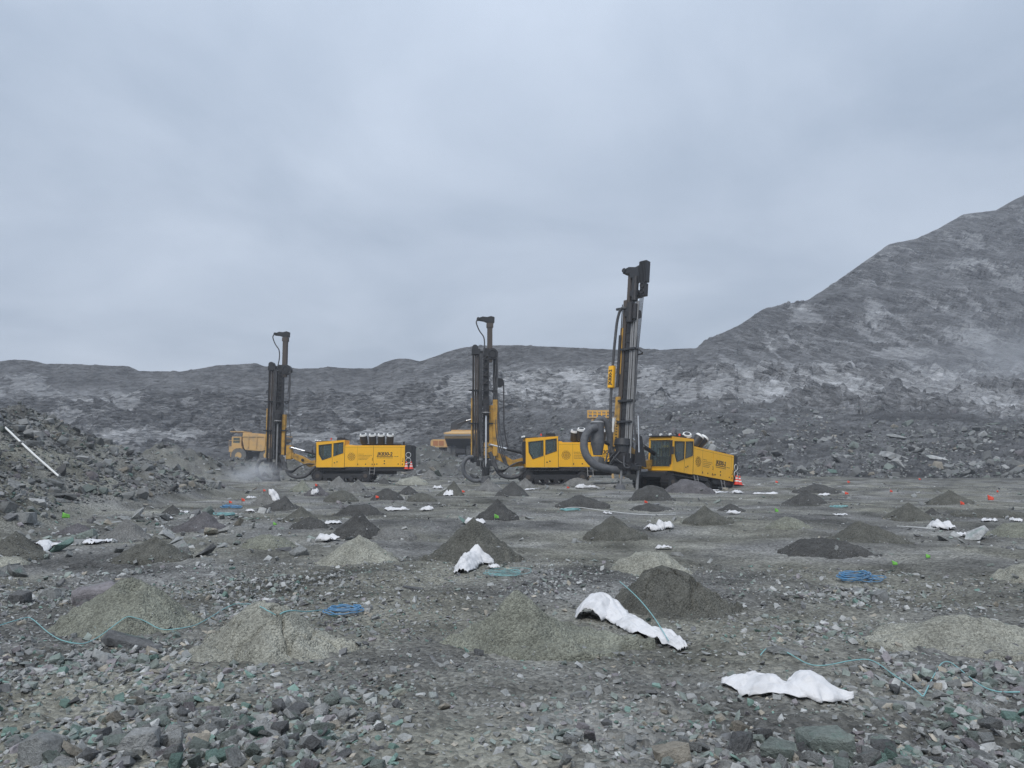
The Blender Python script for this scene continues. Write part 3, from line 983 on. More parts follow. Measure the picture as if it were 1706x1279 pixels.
KINDS = ['slab'] * 5 + ['block'] * 6 + ['wedge'] * 5
SH = [rock_shape(500 + i, k) for i, k in enumerate(KINDS)]
CH = [rock_shape(700 + i, 'chip') for i in range(12)]
TONES = {'grey': (.235, .243, .24), 'pale grey': (.345, .352, .348), 'dark grey': (.14, .143, .146), 'greenish': (.205, .235, .217),
         'tan': (.32, .295, .25), 'purplish': (.225, .212, .222), 'teal-stained': (.16, .24, .212)}
TN = list(TONES); TA = np.array([TONES[k] for k in TN])
TP = np.array([.38, .25, .14, .12, .04, .05, .02])


def rot_mats(n, tilt):
    a = rng.uniform(0, 2 * math.pi, n)
    tx = rng.normal(0, tilt, n); ty = rng.normal(0, tilt, n)
    ca, sa_ = np.cos(a), np.sin(a)
    Rz = np.zeros((n, 3, 3)); Rz[:, 0, 0] = ca; Rz[:, 0, 1] = -sa_; Rz[:, 1, 0] = sa_; Rz[:, 1, 1] = ca; Rz[:, 2, 2] = 1
    Rx = np.zeros((n, 3, 3)); Rx[:, 0, 0] = 1; Rx[:, 1, 1] = np.cos(tx); Rx[:, 1, 2] = -np.sin(tx); Rx[:, 2, 1] = np.sin(tx); Rx[:, 2, 2] = np.cos(tx)
    Ry = np.zeros((n, 3, 3)); Ry[:, 1, 1] = 1; Ry[:, 0, 0] = np.cos(ty); Ry[:, 0, 2] = np.sin(ty); Ry[:, 2, 0] = -np.sin(ty); Ry[:, 2, 2] = np.cos(ty)
    return Rx @ Ry @ Rz


def scatter(name, pos, size, tone, shapes, tilt, label, material, sink=.12, cat='rubble', zflat=None):
    n = len(pos)
    idx = rng.integers(0, len(shapes), n)
    Rm = rot_mats(n, tilt)
    VV, TT, CC = [], [], []
    off = 0
    for k, (V0, T0) in enumerate(shapes):
        s = np.where(idx == k)[0]
        if not len(s): continue
        P = np.einsum('nij,vj->nvi', Rm[s], V0) * size[s][:, None, None]
        P[:, :, 2] -= P[:, :, 2].min(1, keepdims=True) + (sink * size[s])[:, None]
        P = P + pos[s][:, None, :]
        nv = len(V0)
        VV.append(P.reshape(-1, 3))
        TT.append((T0[None] + (off + np.arange(len(s)) * nv)[:, None, None]).reshape(-1, 3))
        CC.append(np.repeat(tone[s], nv, axis=0))
        off += len(s) * nv
    o = np_obj(name, np.concatenate(VV), np.concatenate(TT), material, np.concatenate(CC))
    tag(o, label, cat, kind='stuff')
    return o


def in_mound(x, y, k=.86):
    z = np.zeros(len(x), bool)
    for m in _mounds:
        z |= ((x - m['cx']) / m['rx']) ** 2 + ((y - m['cy']) / m['ry']) ** 2 < k * k
    return z


def wedge(n, r0, r1, half=R(44)):
    a = rng.uniform(-half, half, n)
    r = np.sqrt(rng.uniform(r0 * r0, r1 * r1, n))
    return r * np.sin(a), r * np.cos(a)


# rubble fields: photo place -> world blob (x, y, radius x, radius y, weight)
def blob(u, v, ru, ry, wt):
    p = hitH(u, v)
    return (p[0], p[1], ru / FPX * p[1], ry, wt)


BL = [blob(150, 1230, 330, 1.1, 1.0), blob(420, 1215, 260, 1.0, 1.0), blob(120, 1130, 260, 1.2, .75), blob(560, 1250, 150, .8, .6), blob(330, 1120, 170, .9, .5),
      blob(1330, 1245, 330, 0.7, 1.0), blob(1650, 1230, 230, .9, .9), blob(1600, 1125, 170, .8, .85),
      blob(90, 975, 170, 1.6, .9), blob(350, 985, 130, 1.8, .55), blob(100, 905, 220, 4.0, .8), blob(330, 915, 180, 4, .5), blob(240, 870, 200, 5, .6),
      blob(440, 990, 120, 1.8, .45), blob(920, 965, 70, 1.0, .35), blob(1420, 995, 90, .9, .7), blob(620, 1030, 90, .9, .5), blob(1640, 905, 80, 2.5, .5),
      blob(1260, 1205, 150, .4, .5), blob(1400, 1060, 120, .8, .35), blob(900, 1270, 150, .35, .3)]


def dens(x, y):
    d = np.zeros(len(x))
    for bx, by, rx, ry, wt in BL:
        d = np.maximum(d, wt * np.exp(-(((x - bx) / rx) ** 2 + ((y - by) / ry) ** 2) * .9))
    return d * np.clip(.75 + .9 * fbm(x / .9, y / .9, 2, 51), 0.1, 1.3)


def tones(n, mul=1.0, px=None, py=None):
    k = rng.choice(len(TN), n, p=TP)
    if px is not None:                         # greener stone on the near ground
        gsel = (np.hypot(px, py) < 9) & (rng.uniform(size=n) < .28)
        k = np.where(gsel, rng.choice([3, 3, 3, 6, 0, 5, 4], n), k)
    return TA[k] * rng.uniform(.75, 1.3, (n, 1)) * mul, k


# fine gravel
x, y = wedge(52000, 3.2, 13.5)
keep = (rng.uniform(size=len(x)) < .30 + .9 * dens(x, y) + .25 * fbm(x / 1.5, y / 1.5, 2, 53)) & ~in_mound(x, y, .95)
x, y = x[keep], y[keep]
s = np.clip(.014 * rng.pareto(2.3, len(x)) + .018, 0, .085) * (1 + .03 * np.hypot(x, y))
t_, _ = tones(len(x), 1.0, x, y)
scatter('gravel', np.stack([x, y, H(x, y)], -1), s, t_, CH, .35, 'fine gravel and chips strewn over the near ground', M['rock'], cat='gravel')
x, y = wedge(28000, 13, 62, R(42))
keep = (rng.uniform(size=len(x)) < .22 + .9 * dens(x, y) + .5 * fbm(x / 4, y / 4, 2, 54)) & ~in_mound(x, y, .95)
x, y = x[keep], y[keep]
s = np.clip(.05 * rng.pareto(2.4, len(x)) + .05, 0, .42)
t_, _ = tones(len(x), .95)
scatter('stones', np.stack([x, y, H(x, y)], -1), s, t_, CH, .35, 'scattered stones over the far blast field', M['rock'], cat='stones')

px_, py_ = [], []
for m in _mounds:
    k = int(90 if m['cy'] < 16 else 40)
    a = rng.uniform(0, 2 * math.pi, k); q = np.clip(rng.normal(.92, .14, k), .3, 1.2)
    px_.append(m['cx'] + m['rx'] * q * np.cos(a)); py_.append(m['cy'] + m['ry'] * q * np.sin(a))
x, y = np.concatenate(px_), np.concatenate(py_)
s = np.clip(.012 * rng.pareto(2.2, len(x)) + .014, 0, .07) * (.7 + .08 * y)
t_, _ = tones(len(x), .95)
scatter('pile_stones', np.stack([x, y, HM(x, y)], -1), s, t_, CH, .35, 'small stones rolled down to the feet of the sand piles', M['rock'], cat='stones', sink=.2)

# broken blocks: the largest in view become things of their own
cand = []
x, y = wedge(66000, 3.3, 12.0)
d = dens(x, y)
keep = (rng.uniform(size=len(x)) < d * .95 + .008) & ~in_mound(x, y, .92)
x, y, d = x[keep], y[keep], d[keep]
s = np.clip(.032 * rng.pareto(2.1, len(x)) + .045, 0, .135) * (.62 + .5 * np.clip(d, 0, 1))
cand.append((x, y, s, .42))
x, y = wedge(15000, 12, 34, R(42))
d = dens(x, y)
keep = (rng.uniform(size=len(x)) < d * .8 + .010) & ~in_mound(x, y, .92)
x, y, d = x[keep], y[keep], d[keep]
s = np.clip(.09 * rng.pareto(2.1, len(x)) + .10, 0, .62) * (.38 + .62 * np.clip(d * 1.6, 0, 1))
cand.append((x, y, s, .42))
# the bank on the left
x = rng.uniform(-30, -10.5, 32000); y = rng.uniform(13, 52, 32000)
bankm = (H(x, y) > .28) & ((x / y) > -.80)
keep = bankm & (rng.uniform(size=len(x)) < .9) & ~in_mound(x, y, .92)
x, y = x[keep], y[keep]
s = np.clip(.075 * rng.pareto(2.2, len(x)) + .085, 0, .58)
cand.append((x, y, s, .5))
cx_ = np.concatenate([c[0] for c in cand]); cy_ = np.concatenate([c[1] for c in cand]); cs_ = np.concatenate([c[2] for c in cand])
reg = np.concatenate([np.full(len(c[0]), i) for i, c in enumerate(cand)])
tcol, tk = tones(len(cx_), 1.0, cx_, cy_)
uu = 853 + FPX * cx_ / (cy_ * CP)
gzc = HM(cx_, cy_)
app = cs_ / cy_ * ((uu > -10) & (uu < 1716) & (cy_ > 4.25))
order = np.argsort(-app)
ONE = 276
one = order[:ONE]
rest = np.ones(len(cx_), bool); rest[one] = False
for rg, nm, lb in ((0, 'broken_rock', 'loose broken grey and greenish rock covering the near ground'), (1, 'scattered_blocks', 'loose rock lying between the sand piles'),
                   (2, 'bank_rubble', 'loose blasted rock covering the bank on the left')):
    k = rest & (reg == rg)
    scatter(nm, np.stack([cx_[k], cy_[k], gzc[k]], -1), cs_[k], tcol[k] * (.62 if rg == 2 else 1), SH, .42, lb, M['rock_far'] if rg == 2 else M['rock'], cat='rubble', sink=.24)
ROCKM = []
for i, (V0, T0) in enumerate(SH):
    bm = bmesh.new()
    bv = [bm.verts.new(p) for p in V0]
    for t3 in T0: bm.faces.new([bv[j] for j in t3])
    bmesh.ops.recalc_face_normals(bm, faces=bm.faces)
    bmesh.ops.dissolve_limit(bm, angle_limit=.20, verts=bm.verts, edges=bm.edges)
    bmesh.ops.bevel(bm, geom=list(bm.edges), offset=.010, segments=1, affect='EDGES', clamp_overlap=True)
    bmesh.ops.triangulate(bm, faces=bm.faces)
    rk = random.Random(900 + i)
    for v_ in bm.verts: v_.co += Vector((rk.uniform(-1, 1), rk.uniform(-1, 1), rk.uniform(-1, 1))) * .006
    me_ = bpy.data.meshes.new('rock_shape'); bm.to_mesh(me_); bm.free()
    me_.materials.append(M['rock_one'])
    ROCKM.append(me_)


def rock_region(u, v):
    if v > 1080:
        if u < 320: return 'in the lower left corner rubble'
        if u < 720: return 'in the rubble left of bottom centre'
        if u < 1180: return 'on the dirt at the bottom centre'
        if u < 1450: return 'among blocks below the flat white bag'
        return 'in the lower right rubble by the cord'
    if v > 930:
        if u < 330: return 'among boulders left of the olive cone'
        if u < 760: return 'between the left front sand piles'
        if u < 1250: return 'around the cracked dark pile'
        return 'around the blue coil on the right'
    if u < 420: return 'on the rock bank on the left' if v < 850 else 'at the foot of the rock bank'
    return 'on the open field between piles'


ORD = ('first second third fourth fifth sixth seventh eighth ninth tenth eleventh twelfth thirteenth fourteenth fifteenth sixteenth seventeenth '
       'eighteenth nineteenth twentieth').split()


def place_rock(x, y, z, size, shape, col, rot, label, group):
    o = bpy.data.objects.new('rock', ROCKM[shape])
    C.objects.link(o)
    o.rotation_euler = rot
    o.scale = (size, size, size) if np.isscalar(size) else size
    mz = (Euler(rot).to_matrix() @ Matrix.Diagonal(o.scale))
    zm = min((mz @ v.co).z for v in ROCKM[shape].vertices)
    o.location = (x, y, z - zm - .22 * (size if np.isscalar(size) else max(size)) * .8)
    o.color = (*col, 1)
    return tag(o, label, 'rock', group)


_same = {}
for i in one:
    k = int(rng.integers(0, len(SH)))
    p = (cx_[i], cy_[i], gzc[i])
    v = 639.5 - FPX * (-(p[1]) * SP + (p[2] - CAM_H) * CP) / (p[1] * CP + (p[2] - CAM_H) * SP)
    rgn = rock_region(uu[i], v)
    what = '%s %s rock' % (TN[tk[i]], {'slab': 'flat', 'block': 'blocky', 'wedge': 'wedge-shaped'}[KINDS[k]])
    o = place_rock(*p, cs_[i], k, tcol[i] * (.64 if reg[i] == 2 else 1), (rng.normal(0, .35), rng.normal(0, .35), rng.uniform(0, 6.28)), what + ' ' + rgn, 'rocks ' + rgn)
    _same.setdefault((what, rgn), []).append((uu[i], o))
for (what, rgn), lst in _same.items():
    if len(lst) > 1:
        for j, (_, o) in enumerate(sorted(lst, key=lambda q: q[0])):
            if j < len(ORD):
                o['label'] = '%s %s from the left %s' % (ORD[j], what, rgn)

# boulders that stand out
BIG = [  # u, v(base), width px, (sx,sy,sz) proportions, shape, tone, label
    (688, 985, 52, (1, .9, 1.15), 12, 'dark grey', 'lone dark pyramid-shaped boulder on the dirt left of centre'),
    (160, 1012, 130, (1, .8, 1.0), 6, 'purplish', 'large rounded purplish boulder left of the large olive sand cone'),
    (82, 1000, 62, (1, .8, 1.0), 7, 'grey', 'angular grey block at the left edge beside the purplish boulder'),
    (30, 1008, 70, (1, .8, 1.0), 8, 'dark grey', 'dark boulder at the left edge half outside the picture'),
    (30, 868, 95, (1, .8, 1.3), 1, 'grey', 'huge tilted grey slab at the left edge on the bank foot'),
    (58, 840, 62, (1, .6, 1.6), 2, 'pale grey', 'leaning pointed slab on the lower bank at the left'),
    (152, 872, 22, (1, 1, 1.4), 9, 'dark grey', 'round dark boulder by the lime green marker at the bank foot'),
    (22, 812, 60, (1, .8, .9), 3, 'grey', 'broad flat slab on the bank above the huge tilted slab'),
    (797, 1092, 30, (1, .9, 1.0), 10, 'dark grey', 'fist-shaped lump on the front of the wide olive sand pile'),
    (1300, 1272, 90, (1, .85, 1.0), 5, 'greenish', 'large greenish block with a pale top at the bottom right'),
    (1378, 1258, 135, (1, .8, .9), 6, 'greenish', 'biggest block at the bottom right with a teal-stained edge'),
    (1235, 1255, 75, (1, .9, 1.2), 8, 'dark grey', 'tall dark block left of the teal-stained block'),
    (1120, 1272, 120, (1, .8, .8), 9, 'tan', 'rounded tan-grey block at the bottom edge right of centre'),
    (1500, 1185, 150, (1, .7, 1.0), 3, 'grey', 'flat grey slab just below the teal cord loop'),
    (60, 1278, 150, (1, .8, 1.0), 7, 'grey', 'big grey block at the bottom left corner'),
    (230, 1262, 120, (1, .8, 1.0), 8, 'pale grey', 'pale block in the lower left rubble'),
    (335, 1255, 70, (1, .7, 1.3), 12, 'grey', 'pale-faced wedge standing in the lower left rubble'),
    (1425, 985, 62, (1, .8, .9), 2, 'grey', 'flat grey rock under the blue cord coil'),
    (1465, 1002, 58, (1, .8, 1.1), 9, 'grey', 'grey rock right below the blue cord coil'),
    (880, 975, 34, (1, .9, 1.2), 13, 'dark grey', 'wedge of dark rock left of the cracked pile'),
    (215, 1085, 150, (1, .5, .9), 3, 'dark grey', 'long dark ledge slab below the large olive sand cone'),
    (1310, 1095, 90, (1, .5, .9), 2, 'grey', 'half-buried grey ledge on the right of the dirt'),
]
for u, v, wpx, pr, shp, tn, lab in BIG:
    p = hitH(u, v)
    sz = wpx / FPX * p[1] * .66
    y = p[1] + sz * .3
    place_rock(p[0] * y / p[1], y, H1(p[0] * y / p[1], y), tuple(sz * 1.05 * q for q in pr), shp, TONES[tn], (rng.normal(0, .12), rng.normal(0, .12), rng.uniform(-.4, .4)), lab, None)

# muck slope blocks (right)
n_ = 19000
u_ = rng.uniform(800, 1800, n_); t_ = rng.uniform(.02, .97, n_) ** 1.1
sel = rng.uniform(size=n_) < sstep(820, 1150, u_) * (.45 + .6 * (1 - t_)) * np.clip(.6 + 1.1 * fbm(u_ / 60, t_ * 5, 3, 57), .1, 1.2)
u_, t_ = u_[sel], t_[sel]
mp = muck_point(u_, t_)
s = np.clip(.20 * rng.pareto(2.3, len(u_)) + .20, 0, 1.5)
tc_, _ = tones(len(u_), .68)
scatter('muck_rubble', mp, s, tc_, SH, .45, 'blasted rock on the muck slope behind the right drill rig', M['rock_far'], sink=.2)
x = rng.uniform(-75, 12, 32000); y = rng.uniform(64, 150, 32000)
keep = (np.abs(x / y) < .75) & (rng.uniform(size=len(x)) < .12 + .75 * np.exp(-((y - 102) / 8) ** 2) * (1 - sstep(-4, 8, x)) + .5 * np.exp(-(((x + 31) / 7) ** 2 + ((y - 71) / 8) ** 2)) + .5 * np.exp(-(((x + 16) / 8) ** 2 + ((y - 140) / 9) ** 2)))
x, y = x[keep], y[keep]
tc_, _ = tones(len(x), .72)
scatter('windrow_rubble', np.stack([x, y, H(x, y)], -1), np.clip(.22 * rng.pareto(2.3, len(x)) + .18, 0, 1.5), tc_, CH, .45, 'broken rock on the low windrow behind the drill rigs', M['rock_far'], sink=.2)
for u, t, sz, lab in ((1495, .56, 3.0, 'large grey boulder high on the muck slope right of the right rig'), (1535, .46, 2.6, 'grey boulder right of the large one on the muck slope'),
                      (1485, .28, 4.2, 'long pale slab lying on the muck slope at the right'), (1560, .30, 3.0, 'pale block right of the long slab on the muck slope'),
                      (1365, .50, 2.8, 'grey block on the muck slope right behind the right rig'), (1690, .08, 2.2, 'pale slab at the foot of the muck slope near the right edge')):
    p = muck_point(np.array([u]), np.array([t]))[0]
    place_rock(p[0], p[1], p[2], (sz, sz * .7, sz * .75), int(rng.integers(0, 5)), TONES['pale grey' if 'pale' in lab else 'grey'], (.1, .25, rng.uniform(-.4, .4)), lab, None)


# ================================================================== DRILL RIGS
def loc_fn(root_m):
    inv = root_m.inverted()
    return lambda p: tuple(inv @ Vector(tuple(p)))


def side_T(x, y, z):
    """text / print on the camera-side flank (normal -Y)."""
    return Matrix.Translation((x, y, z)) @ Matrix.Rotation(R(90), 4, 'X')


def build_track(root, y0, y1, x0=-0.25, x1=4.45, r=.45):
    yc = (y0 + y1) / 2
    fr = MB().b2(x0 + .45, x1 - .45, y0 + .10, y1 - .10, .26, .62)
    tr = fr.obj('track_frame', M['black'], root, bevel=.03)
    # shoes round the stadium path, one chain
    per = 2 * (x1 - x0 - 2 * r) + 2 * math.pi * r
    ns = 58
    mb = MB()
    Ls = x1 - x0 - 2 * r
    for i in range(ns):
        s_ = per * i / ns
        if s_ < Ls: p, a = (x0 + r + s_, 2 * r), 0
        elif s_ < Ls + math.pi * r:
            t = (s_ - Ls) / r; p, a = (x1 - r + r * math.sin(t), r + r * math.cos(t)), t
        elif s_ < 2 * Ls + math.pi * r: p, a = (x1 - r - (s_ - Ls - math.pi * r), 0), math.pi
        else:
            t = (s_ - 2 * Ls - math.pi * r) / r; p, a = (x0 + r - r * math.sin(t), r - r * math.cos(t)), math.pi + t
        mb.box((p[0], yc, p[1]), (per / ns * .86, y1 - y0, .05), (0, a, 0))
        ox, oz = math.sin(a) * .04, math.cos(a) * .04
        mb.box((p[0] + ox, yc, p[1] + oz), (.03, y1 - y0, .05), (0, a, 0))
    mb.obj('track_chain', M['dark_steel'], root, smooth=False)
    for xx, nm in ((x0 + r, 'idler_wheel'), (x1 - r, 'sprocket')):
        wq = MB().cyl((xx, y0 + .02, r), (xx, y1 - .02, r), r - .06, n=20).obj(nm, M['dark_steel'], root)
        MB().cyl((xx, y0 - .02, r), (xx, y0 + .03, r), .16, n=14).obj('hub', M['rust_steel'], wq)
    for k in range(5):
        xx = x0 + 1.05 + k * .68
        MB().cyl((xx, y0 + .05, .2), (xx, y1 - .05, .2), .17, n=14).obj('road_wheel', M['dark_steel'], root)


def filter_can(root, x, y, z, tilt, h=.66, r=.29):
    d = Vector((math.sin(tilt), -.40, math.cos(tilt))).normalized()
    p = Vector((x, y, z))
    c = MB().cyl(p, p + d * h, r, n=20)
    c.cyl(p - d * .18, p, r * .45, n=12)
    o = c.obj('air_filter', M['black'], root)
    MB().cyl(p + d * (h + .002), p + d * (h + .14), r * 1.04, r * .9, n=20).obj('filter_cap', M['white_metal'], o)
    MB().cyl(p + d * (h + .142), p + d * (h + .16), r * .62, n=16).obj('cap_centre', M['dark_steel'], o)
    return o


def build_carrier(root, filters, ladders, front_grille=True):
    """cab, engine house and undercarriage; cab front at x=0, nose towards -x, camera flank at y=-1.25."""
    build_track(root, -1.28, -.72)
    build_track(root, .72, 1.28)
    MB().b2(.6, 6.2, -.70, .70, .55, 1.08).obj('chassis', M['black'], root, bevel=.03)
    MB().b2(4.7, 7.3, -1.15, 1.15, .80, 1.11).obj('belly_tank', M['black'], root, bevel=.04)
    MB().b2(2.4, 4.2, -1.18, -.78, .92, 1.11).obj('step_box', M['dark_steel'], root, bevel=.02)
    # engine house: core and separate outer panels
    MB().b2(2.36, 7.08, -1.21, 1.21, 1.14, 2.80).obj('engine_house_core', M['black'], root)
    for a, b_ in ((2.33, 4.60), (4.622, 7.12)):
        MB().b2(a, b_, -1.25, -1.212, 1.15, 2.84).obj('side_panel', M['yellow'], root, bevel=.012)
        MB().b2(a, b_, 1.212, 1.25, 1.15, 2.84).obj('side_panel', M['yellow'], root, bevel=.012)
    MB().b2(2.33, 7.12, -1.20, 1.20, 2.802, 2.86).obj('roof_panel', M['yellow'], root, bevel=.015)
    MB().prism([(2.33, 2.862), (2.62, 2.862), (2.56, 2.93), (2.36, 2.93)], -1.1, 1.1).obj('roof_step', M['yellow'], root)
    rp = MB().b2(7.125, 7.66, -1.25, 1.25, 1.05, 2.88).obj('radiator_housing', M['black'], root, bevel=.06)
    for z in (2.10, 1.66):
        MB().ring((7.40, -1.256, z), .20, .022, 'y').obj('fan_ring', M['print_white'], rp)
    gr = MB()
    for k in range(14):
        gr.b2(7.662, 7.68, -1.05, 1.05, 1.25 + k * .11, 1.29 + k * .11)
    gr.obj('rear_grille', M['dark_steel'], rp)
    sm_ = MB()
    for xx in (3.325, 6.80):
        sm_.b2(xx, xx + .014, -1.2525, -1.2505, 1.22, 2.78)
    sm_.b2(2.36, 7.08, -1.2525, -1.2505, 2.70, 2.712)
    tag(sm_.obj('panel_seam', M['print_faint'], root), kind='stuff')
    for xx in (3.36, 4.5, 4.7, 6.9):
        MB().b2(xx, xx + .05, -1.272, -1.251, 1.30, 1.42).obj('hinge', M['dark_steel'], root)
    for xx in (4.54, 6.98):
        MB().tube([(xx, -1.25, 1.66), (xx, -1.29, 1.68), (xx, -1.29, 1.84), (xx, -1.25, 1.86)], .014, 6).obj('door_handle', M['black'], root)
    # small latches, vents
    for xx, zz, q in ((5.5, 1.62, .045), (5.5, 1.42, .045), (4.9, 1.38, .04), (6.6, 1.38, .04), (6.95, 1.6, .035), (4.0, 1.37, .04)):
        MB().b2(xx - q, xx + q, -1.262, -1.251, zz - q, zz + q).obj('latch', M['print'], root)
    # top deck clutter
    MB().b2(3.5, 6.6, -.45, .45, 2.862, 2.99).obj('exhaust_box', M['black'], root, bevel=.03)
    for (fx, fy, fz, ft) in filters:
        filter_can(root, fx, fy, fz, ft)
    MB().cyl((6.75, .5, 2.86), (6.75, .5, 3.2), .09, n=12).obj('exhaust_pipe', M['dark_steel'], root)
    MB().b2(6.4, 6.75, -.9, -.5, 2.862, 3.0).obj('deck_box', M['dark_steel'], root, bevel=.02)
    # ---- cab
    y0, y1 = -1.25, .45
    cab = MB()
    low = [(.06, 1.12), (2.30, 1.12), (2.30, 2.28), (1.34, 1.95), (.52, 1.67), (.24, 2.16), (.06, 2.16)]
    for ya, yb in ((y0, y0 + .05), (y1 - .05, y1)):
        cab.prism(low, ya, yb)
        cab.prism([(.06, 2.16), (.24, 2.16), (.21, 2.88), (.04, 2.86)], ya, yb)
        cab.prism([(1.27, 1.925), (1.41, 1.975), (1.41, 3.07), (1.27, 3.02)], ya, yb)
        cab.prism([(2.20, 2.246), (2.30, 2.28), (2.30, 3.16), (2.20, 3.16)], ya, yb)
        cab.prism([(.04, 2.86), (.21, 2.88), (1.27, 3.0), (2.30, 3.14), (2.30, 3.22), (.02, 3.06)], ya, yb)
    cab.prism([(-.02, 3.062), (2.32, 3.222), (2.32, 3.28), (.05, 3.13)], y0 + .02, y1 - .02)
    cab.b2(2.24, 2.30, y0 + .05, y1 - .05, 1.12, 3.2)
    cab.b2(.06, 2.24, y0 + .05, y1 - .05, 1.12, 1.18)
    cab.b2(.05, .12, y0 + .05, y1 - .05, 1.12, 1.36)
    cab.b2(.03, .11, y0 + .05, y1 - .05, 2.93, 3.06)
    cab.b2(.04, .11, y0 + .05, y0 + .15, 1.36, 2.93)
    cab.b2(.04, .11, y1 - .15, y1 - .05, 1.36, 2.93)
    co = cab.obj('cab', M['yellow'], root, bevel=.008)
    # dark rubber seams round the doors
    MB().prism([(1.325, 1.14), (1.345, 1.14), (1.345, 1.93), (1.325, 1.93)], y0 - .004, y0 - .001).obj('door_seam', M['print'], co)
    MB().b2(2.306, 2.326, y0 - .002, y0 + .03, 1.14, 3.0).obj('cab_gap', M['print'], co)
    for poly in ([(.27, 2.85), (1.255, 2.97), (1.255, 1.945), (.545, 1.705), (.285, 2.17)], [(1.43, 3.0), (2.19, 3.1), (2.19, 2.265), (1.43, 2.0)]):
        for ya in (y0 + .015, y1 - .035):
            g_ = MB().prism(poly, ya, ya + .02).obj('side_window', M['glass'], co)
        cxp = sum(p[0] for p in poly) / len(poly); czp = sum(p[1] for p in poly) / len(poly)
        fr = MB()
        pts_ = [(p[0], y0 - .006, p[1]) for p in poly]
        fr.tube(pts_, .026, 6, closed=True)
        fr.obj('window_seal', M['black'], co)
    MB().b2(.055, .075, y0 + .15, y1 - .15, 1.36, 2.93).obj('front_window', M['glass'], co)
    gb = MB()
    for k in range(7):
        yy = y0 + .2 + k * (y1 - y0 - .4) / 6
        gb.cyl((-.03, yy, 1.36), (-.03, yy, 2.92), .014, n=6)
    for zz in (1.38, 1.9, 2.4, 2.9):
        gb.cyl((-.03, y0 + .16, zz), (-.03, y1 - .16, zz), .014, n=6)
    gb.ring((-.03, (y0 + y1) / 2, 2.14), .01, .01, 'x')
    gb.obj('window_guard', M['black'], co)
    st = MB().b2(.95, 1.5, -.75, -.15, 1.5, 1.68).b2(1.42, 1.58, -.75, -.15, 1.6, 2.4).b2(.98, 1.45, -.65, -.25, 1.18, 1.5)
    st.obj('seat', M['seat'], co, bevel=.03)
    MB().b2(.35, .6, -.9, .1, 1.18, 2.0).obj('control_console', M['seat'], co, bevel=.03)
    MB().prism([(-.10, 3.135), (.9, 3.20), (.9, 3.245), (-.10, 3.18)], y0 + .05, y1 - .05).obj('sun_visor', M['black'], co)
    b_ = MB().cyl((1.15, -.95, 3.22), (1.15, -.95, 3.32), .03, n=8).obj('beacon_post', M['grey_steel'], co)
    MB().cyl((1.15, -.95, 3.32), (1.15, -.95, 3.46), .065, .05, n=12).obj('beacon_lamp', M['red'], b_)
    ac = MB().b2(1.55, 2.2, -.8, .2, 3.24, 3.42).cyl((1.72, -.55, 3.42), (1.72, -.55, 3.5), .2, n=14).cyl((2.05, -.55, 3.42), (2.05, -.55, 3.5), .14, n=14)
    ac.obj('air_conditioner', M['black'], co, bevel=.02)
    for yy in (y0 + .15, y0 + .8, y1 - .15):
        MB().cyl((-.12, yy, 3.24), (0.0, yy, 3.24), .075, n=12).obj('work_light', M['white_metal'], co)
    MB().tube(spline([(-.02, y0 - .02, 2.9), (-.2, y0 - .12, 2.85), (-.22, y0 - .14, 2.5)], 5), .018, 6).b2(-.26, -.18, y0 - .25, y0 - .06, 2.05, 2.5).obj('wing_mirror', M['black'], co)
    MB().b2(-.02, .04, y0 + .05, y0 + .12, 1.5, 2.9).obj('grab_rail', M['black'], co)
    for xx in (1.52, 1.72):
        MB().cyl((xx, y0 - .012, 1.47 + (xx - 1.5) * .35), (xx, y0 + .01, 1.47 + (xx - 1.5) * .35), .05, n=10).obj('door_lock', M['print'], co)
    # black front of the chassis with boom foot
    MB().prism([(-.15, .72), (.6, .6), (.6, 1.1), (.02, 1.1), (-.15, 1.0)], -1.0, 1.0).obj('front_bumper', M['black'], root, bevel=.02)
    # ladders
    for (lx, lz0, lz1) in ladders:
        lad = MB()
        for s_ in (0, .38):
            lad.cyl((lx + s_, -1.42, lz0), (lx + s_, -1.24, lz1), .022, n=6)
        k = max(2, int((lz1 - lz0) / .25))
        for j in range(k):
            zz = lz0 + .06 + j * (lz1 - lz0) / k
            yy = -1.42 + .18 * (zz - lz0) / (lz1 - lz0)
            lad.cyl((lx, yy, zz), (lx + .38, yy, zz), .018, n=6)
        lad.obj('ladder', M['grey_steel'], root)
    # ---- print on the flank
    yp = -1.2535
    text_obj('JK830-2', .37, M['print'], root, side_T(5.52, yp, 2.165), offset=.013)
    MB().prism([(4.88, 1.955), (6.16, 1.955), (6.2, 2.0), (4.92, 2.0)], yp - .002, yp).obj('underline_bar', M['print'], root)
    MB().b2(6.28, 6.42, yp - .002, yp, 1.96, 1.99).b2(6.46, 6.60, yp - .002, yp, 1.955, 1.995).obj('underline_dash', M['print'], root)
    ft_ = MB()
    xx = 4.92
    while xx < 6.15:
        q = random.uniform(.05, .12); ft_.b2(xx, xx + q, yp - .0015, yp, 1.845, 1.89); xx += q + .035
    tag(ft_.obj('small_print', M['print'], root), kind='stuff')
    em = MB()
    for k in range(10):
        a = 2 * math.pi * k / 10
        em.ring((2.86 + .245 * math.cos(a), yp, 1.97 + .245 * math.sin(a)), .066, .013, 'y', n=12, m=4)
        em.box((2.86 + .13 * math.cos(a), yp, 1.97 + .13 * math.sin(a)), (.13, .006, .022), (0, -a, 0))
    em.ring((2.86, yp, 1.97), .05, .012, 'y', n=10, m=4)
    em.obj('round_emblem', M['print_faint'], root)
    ft_ = MB()
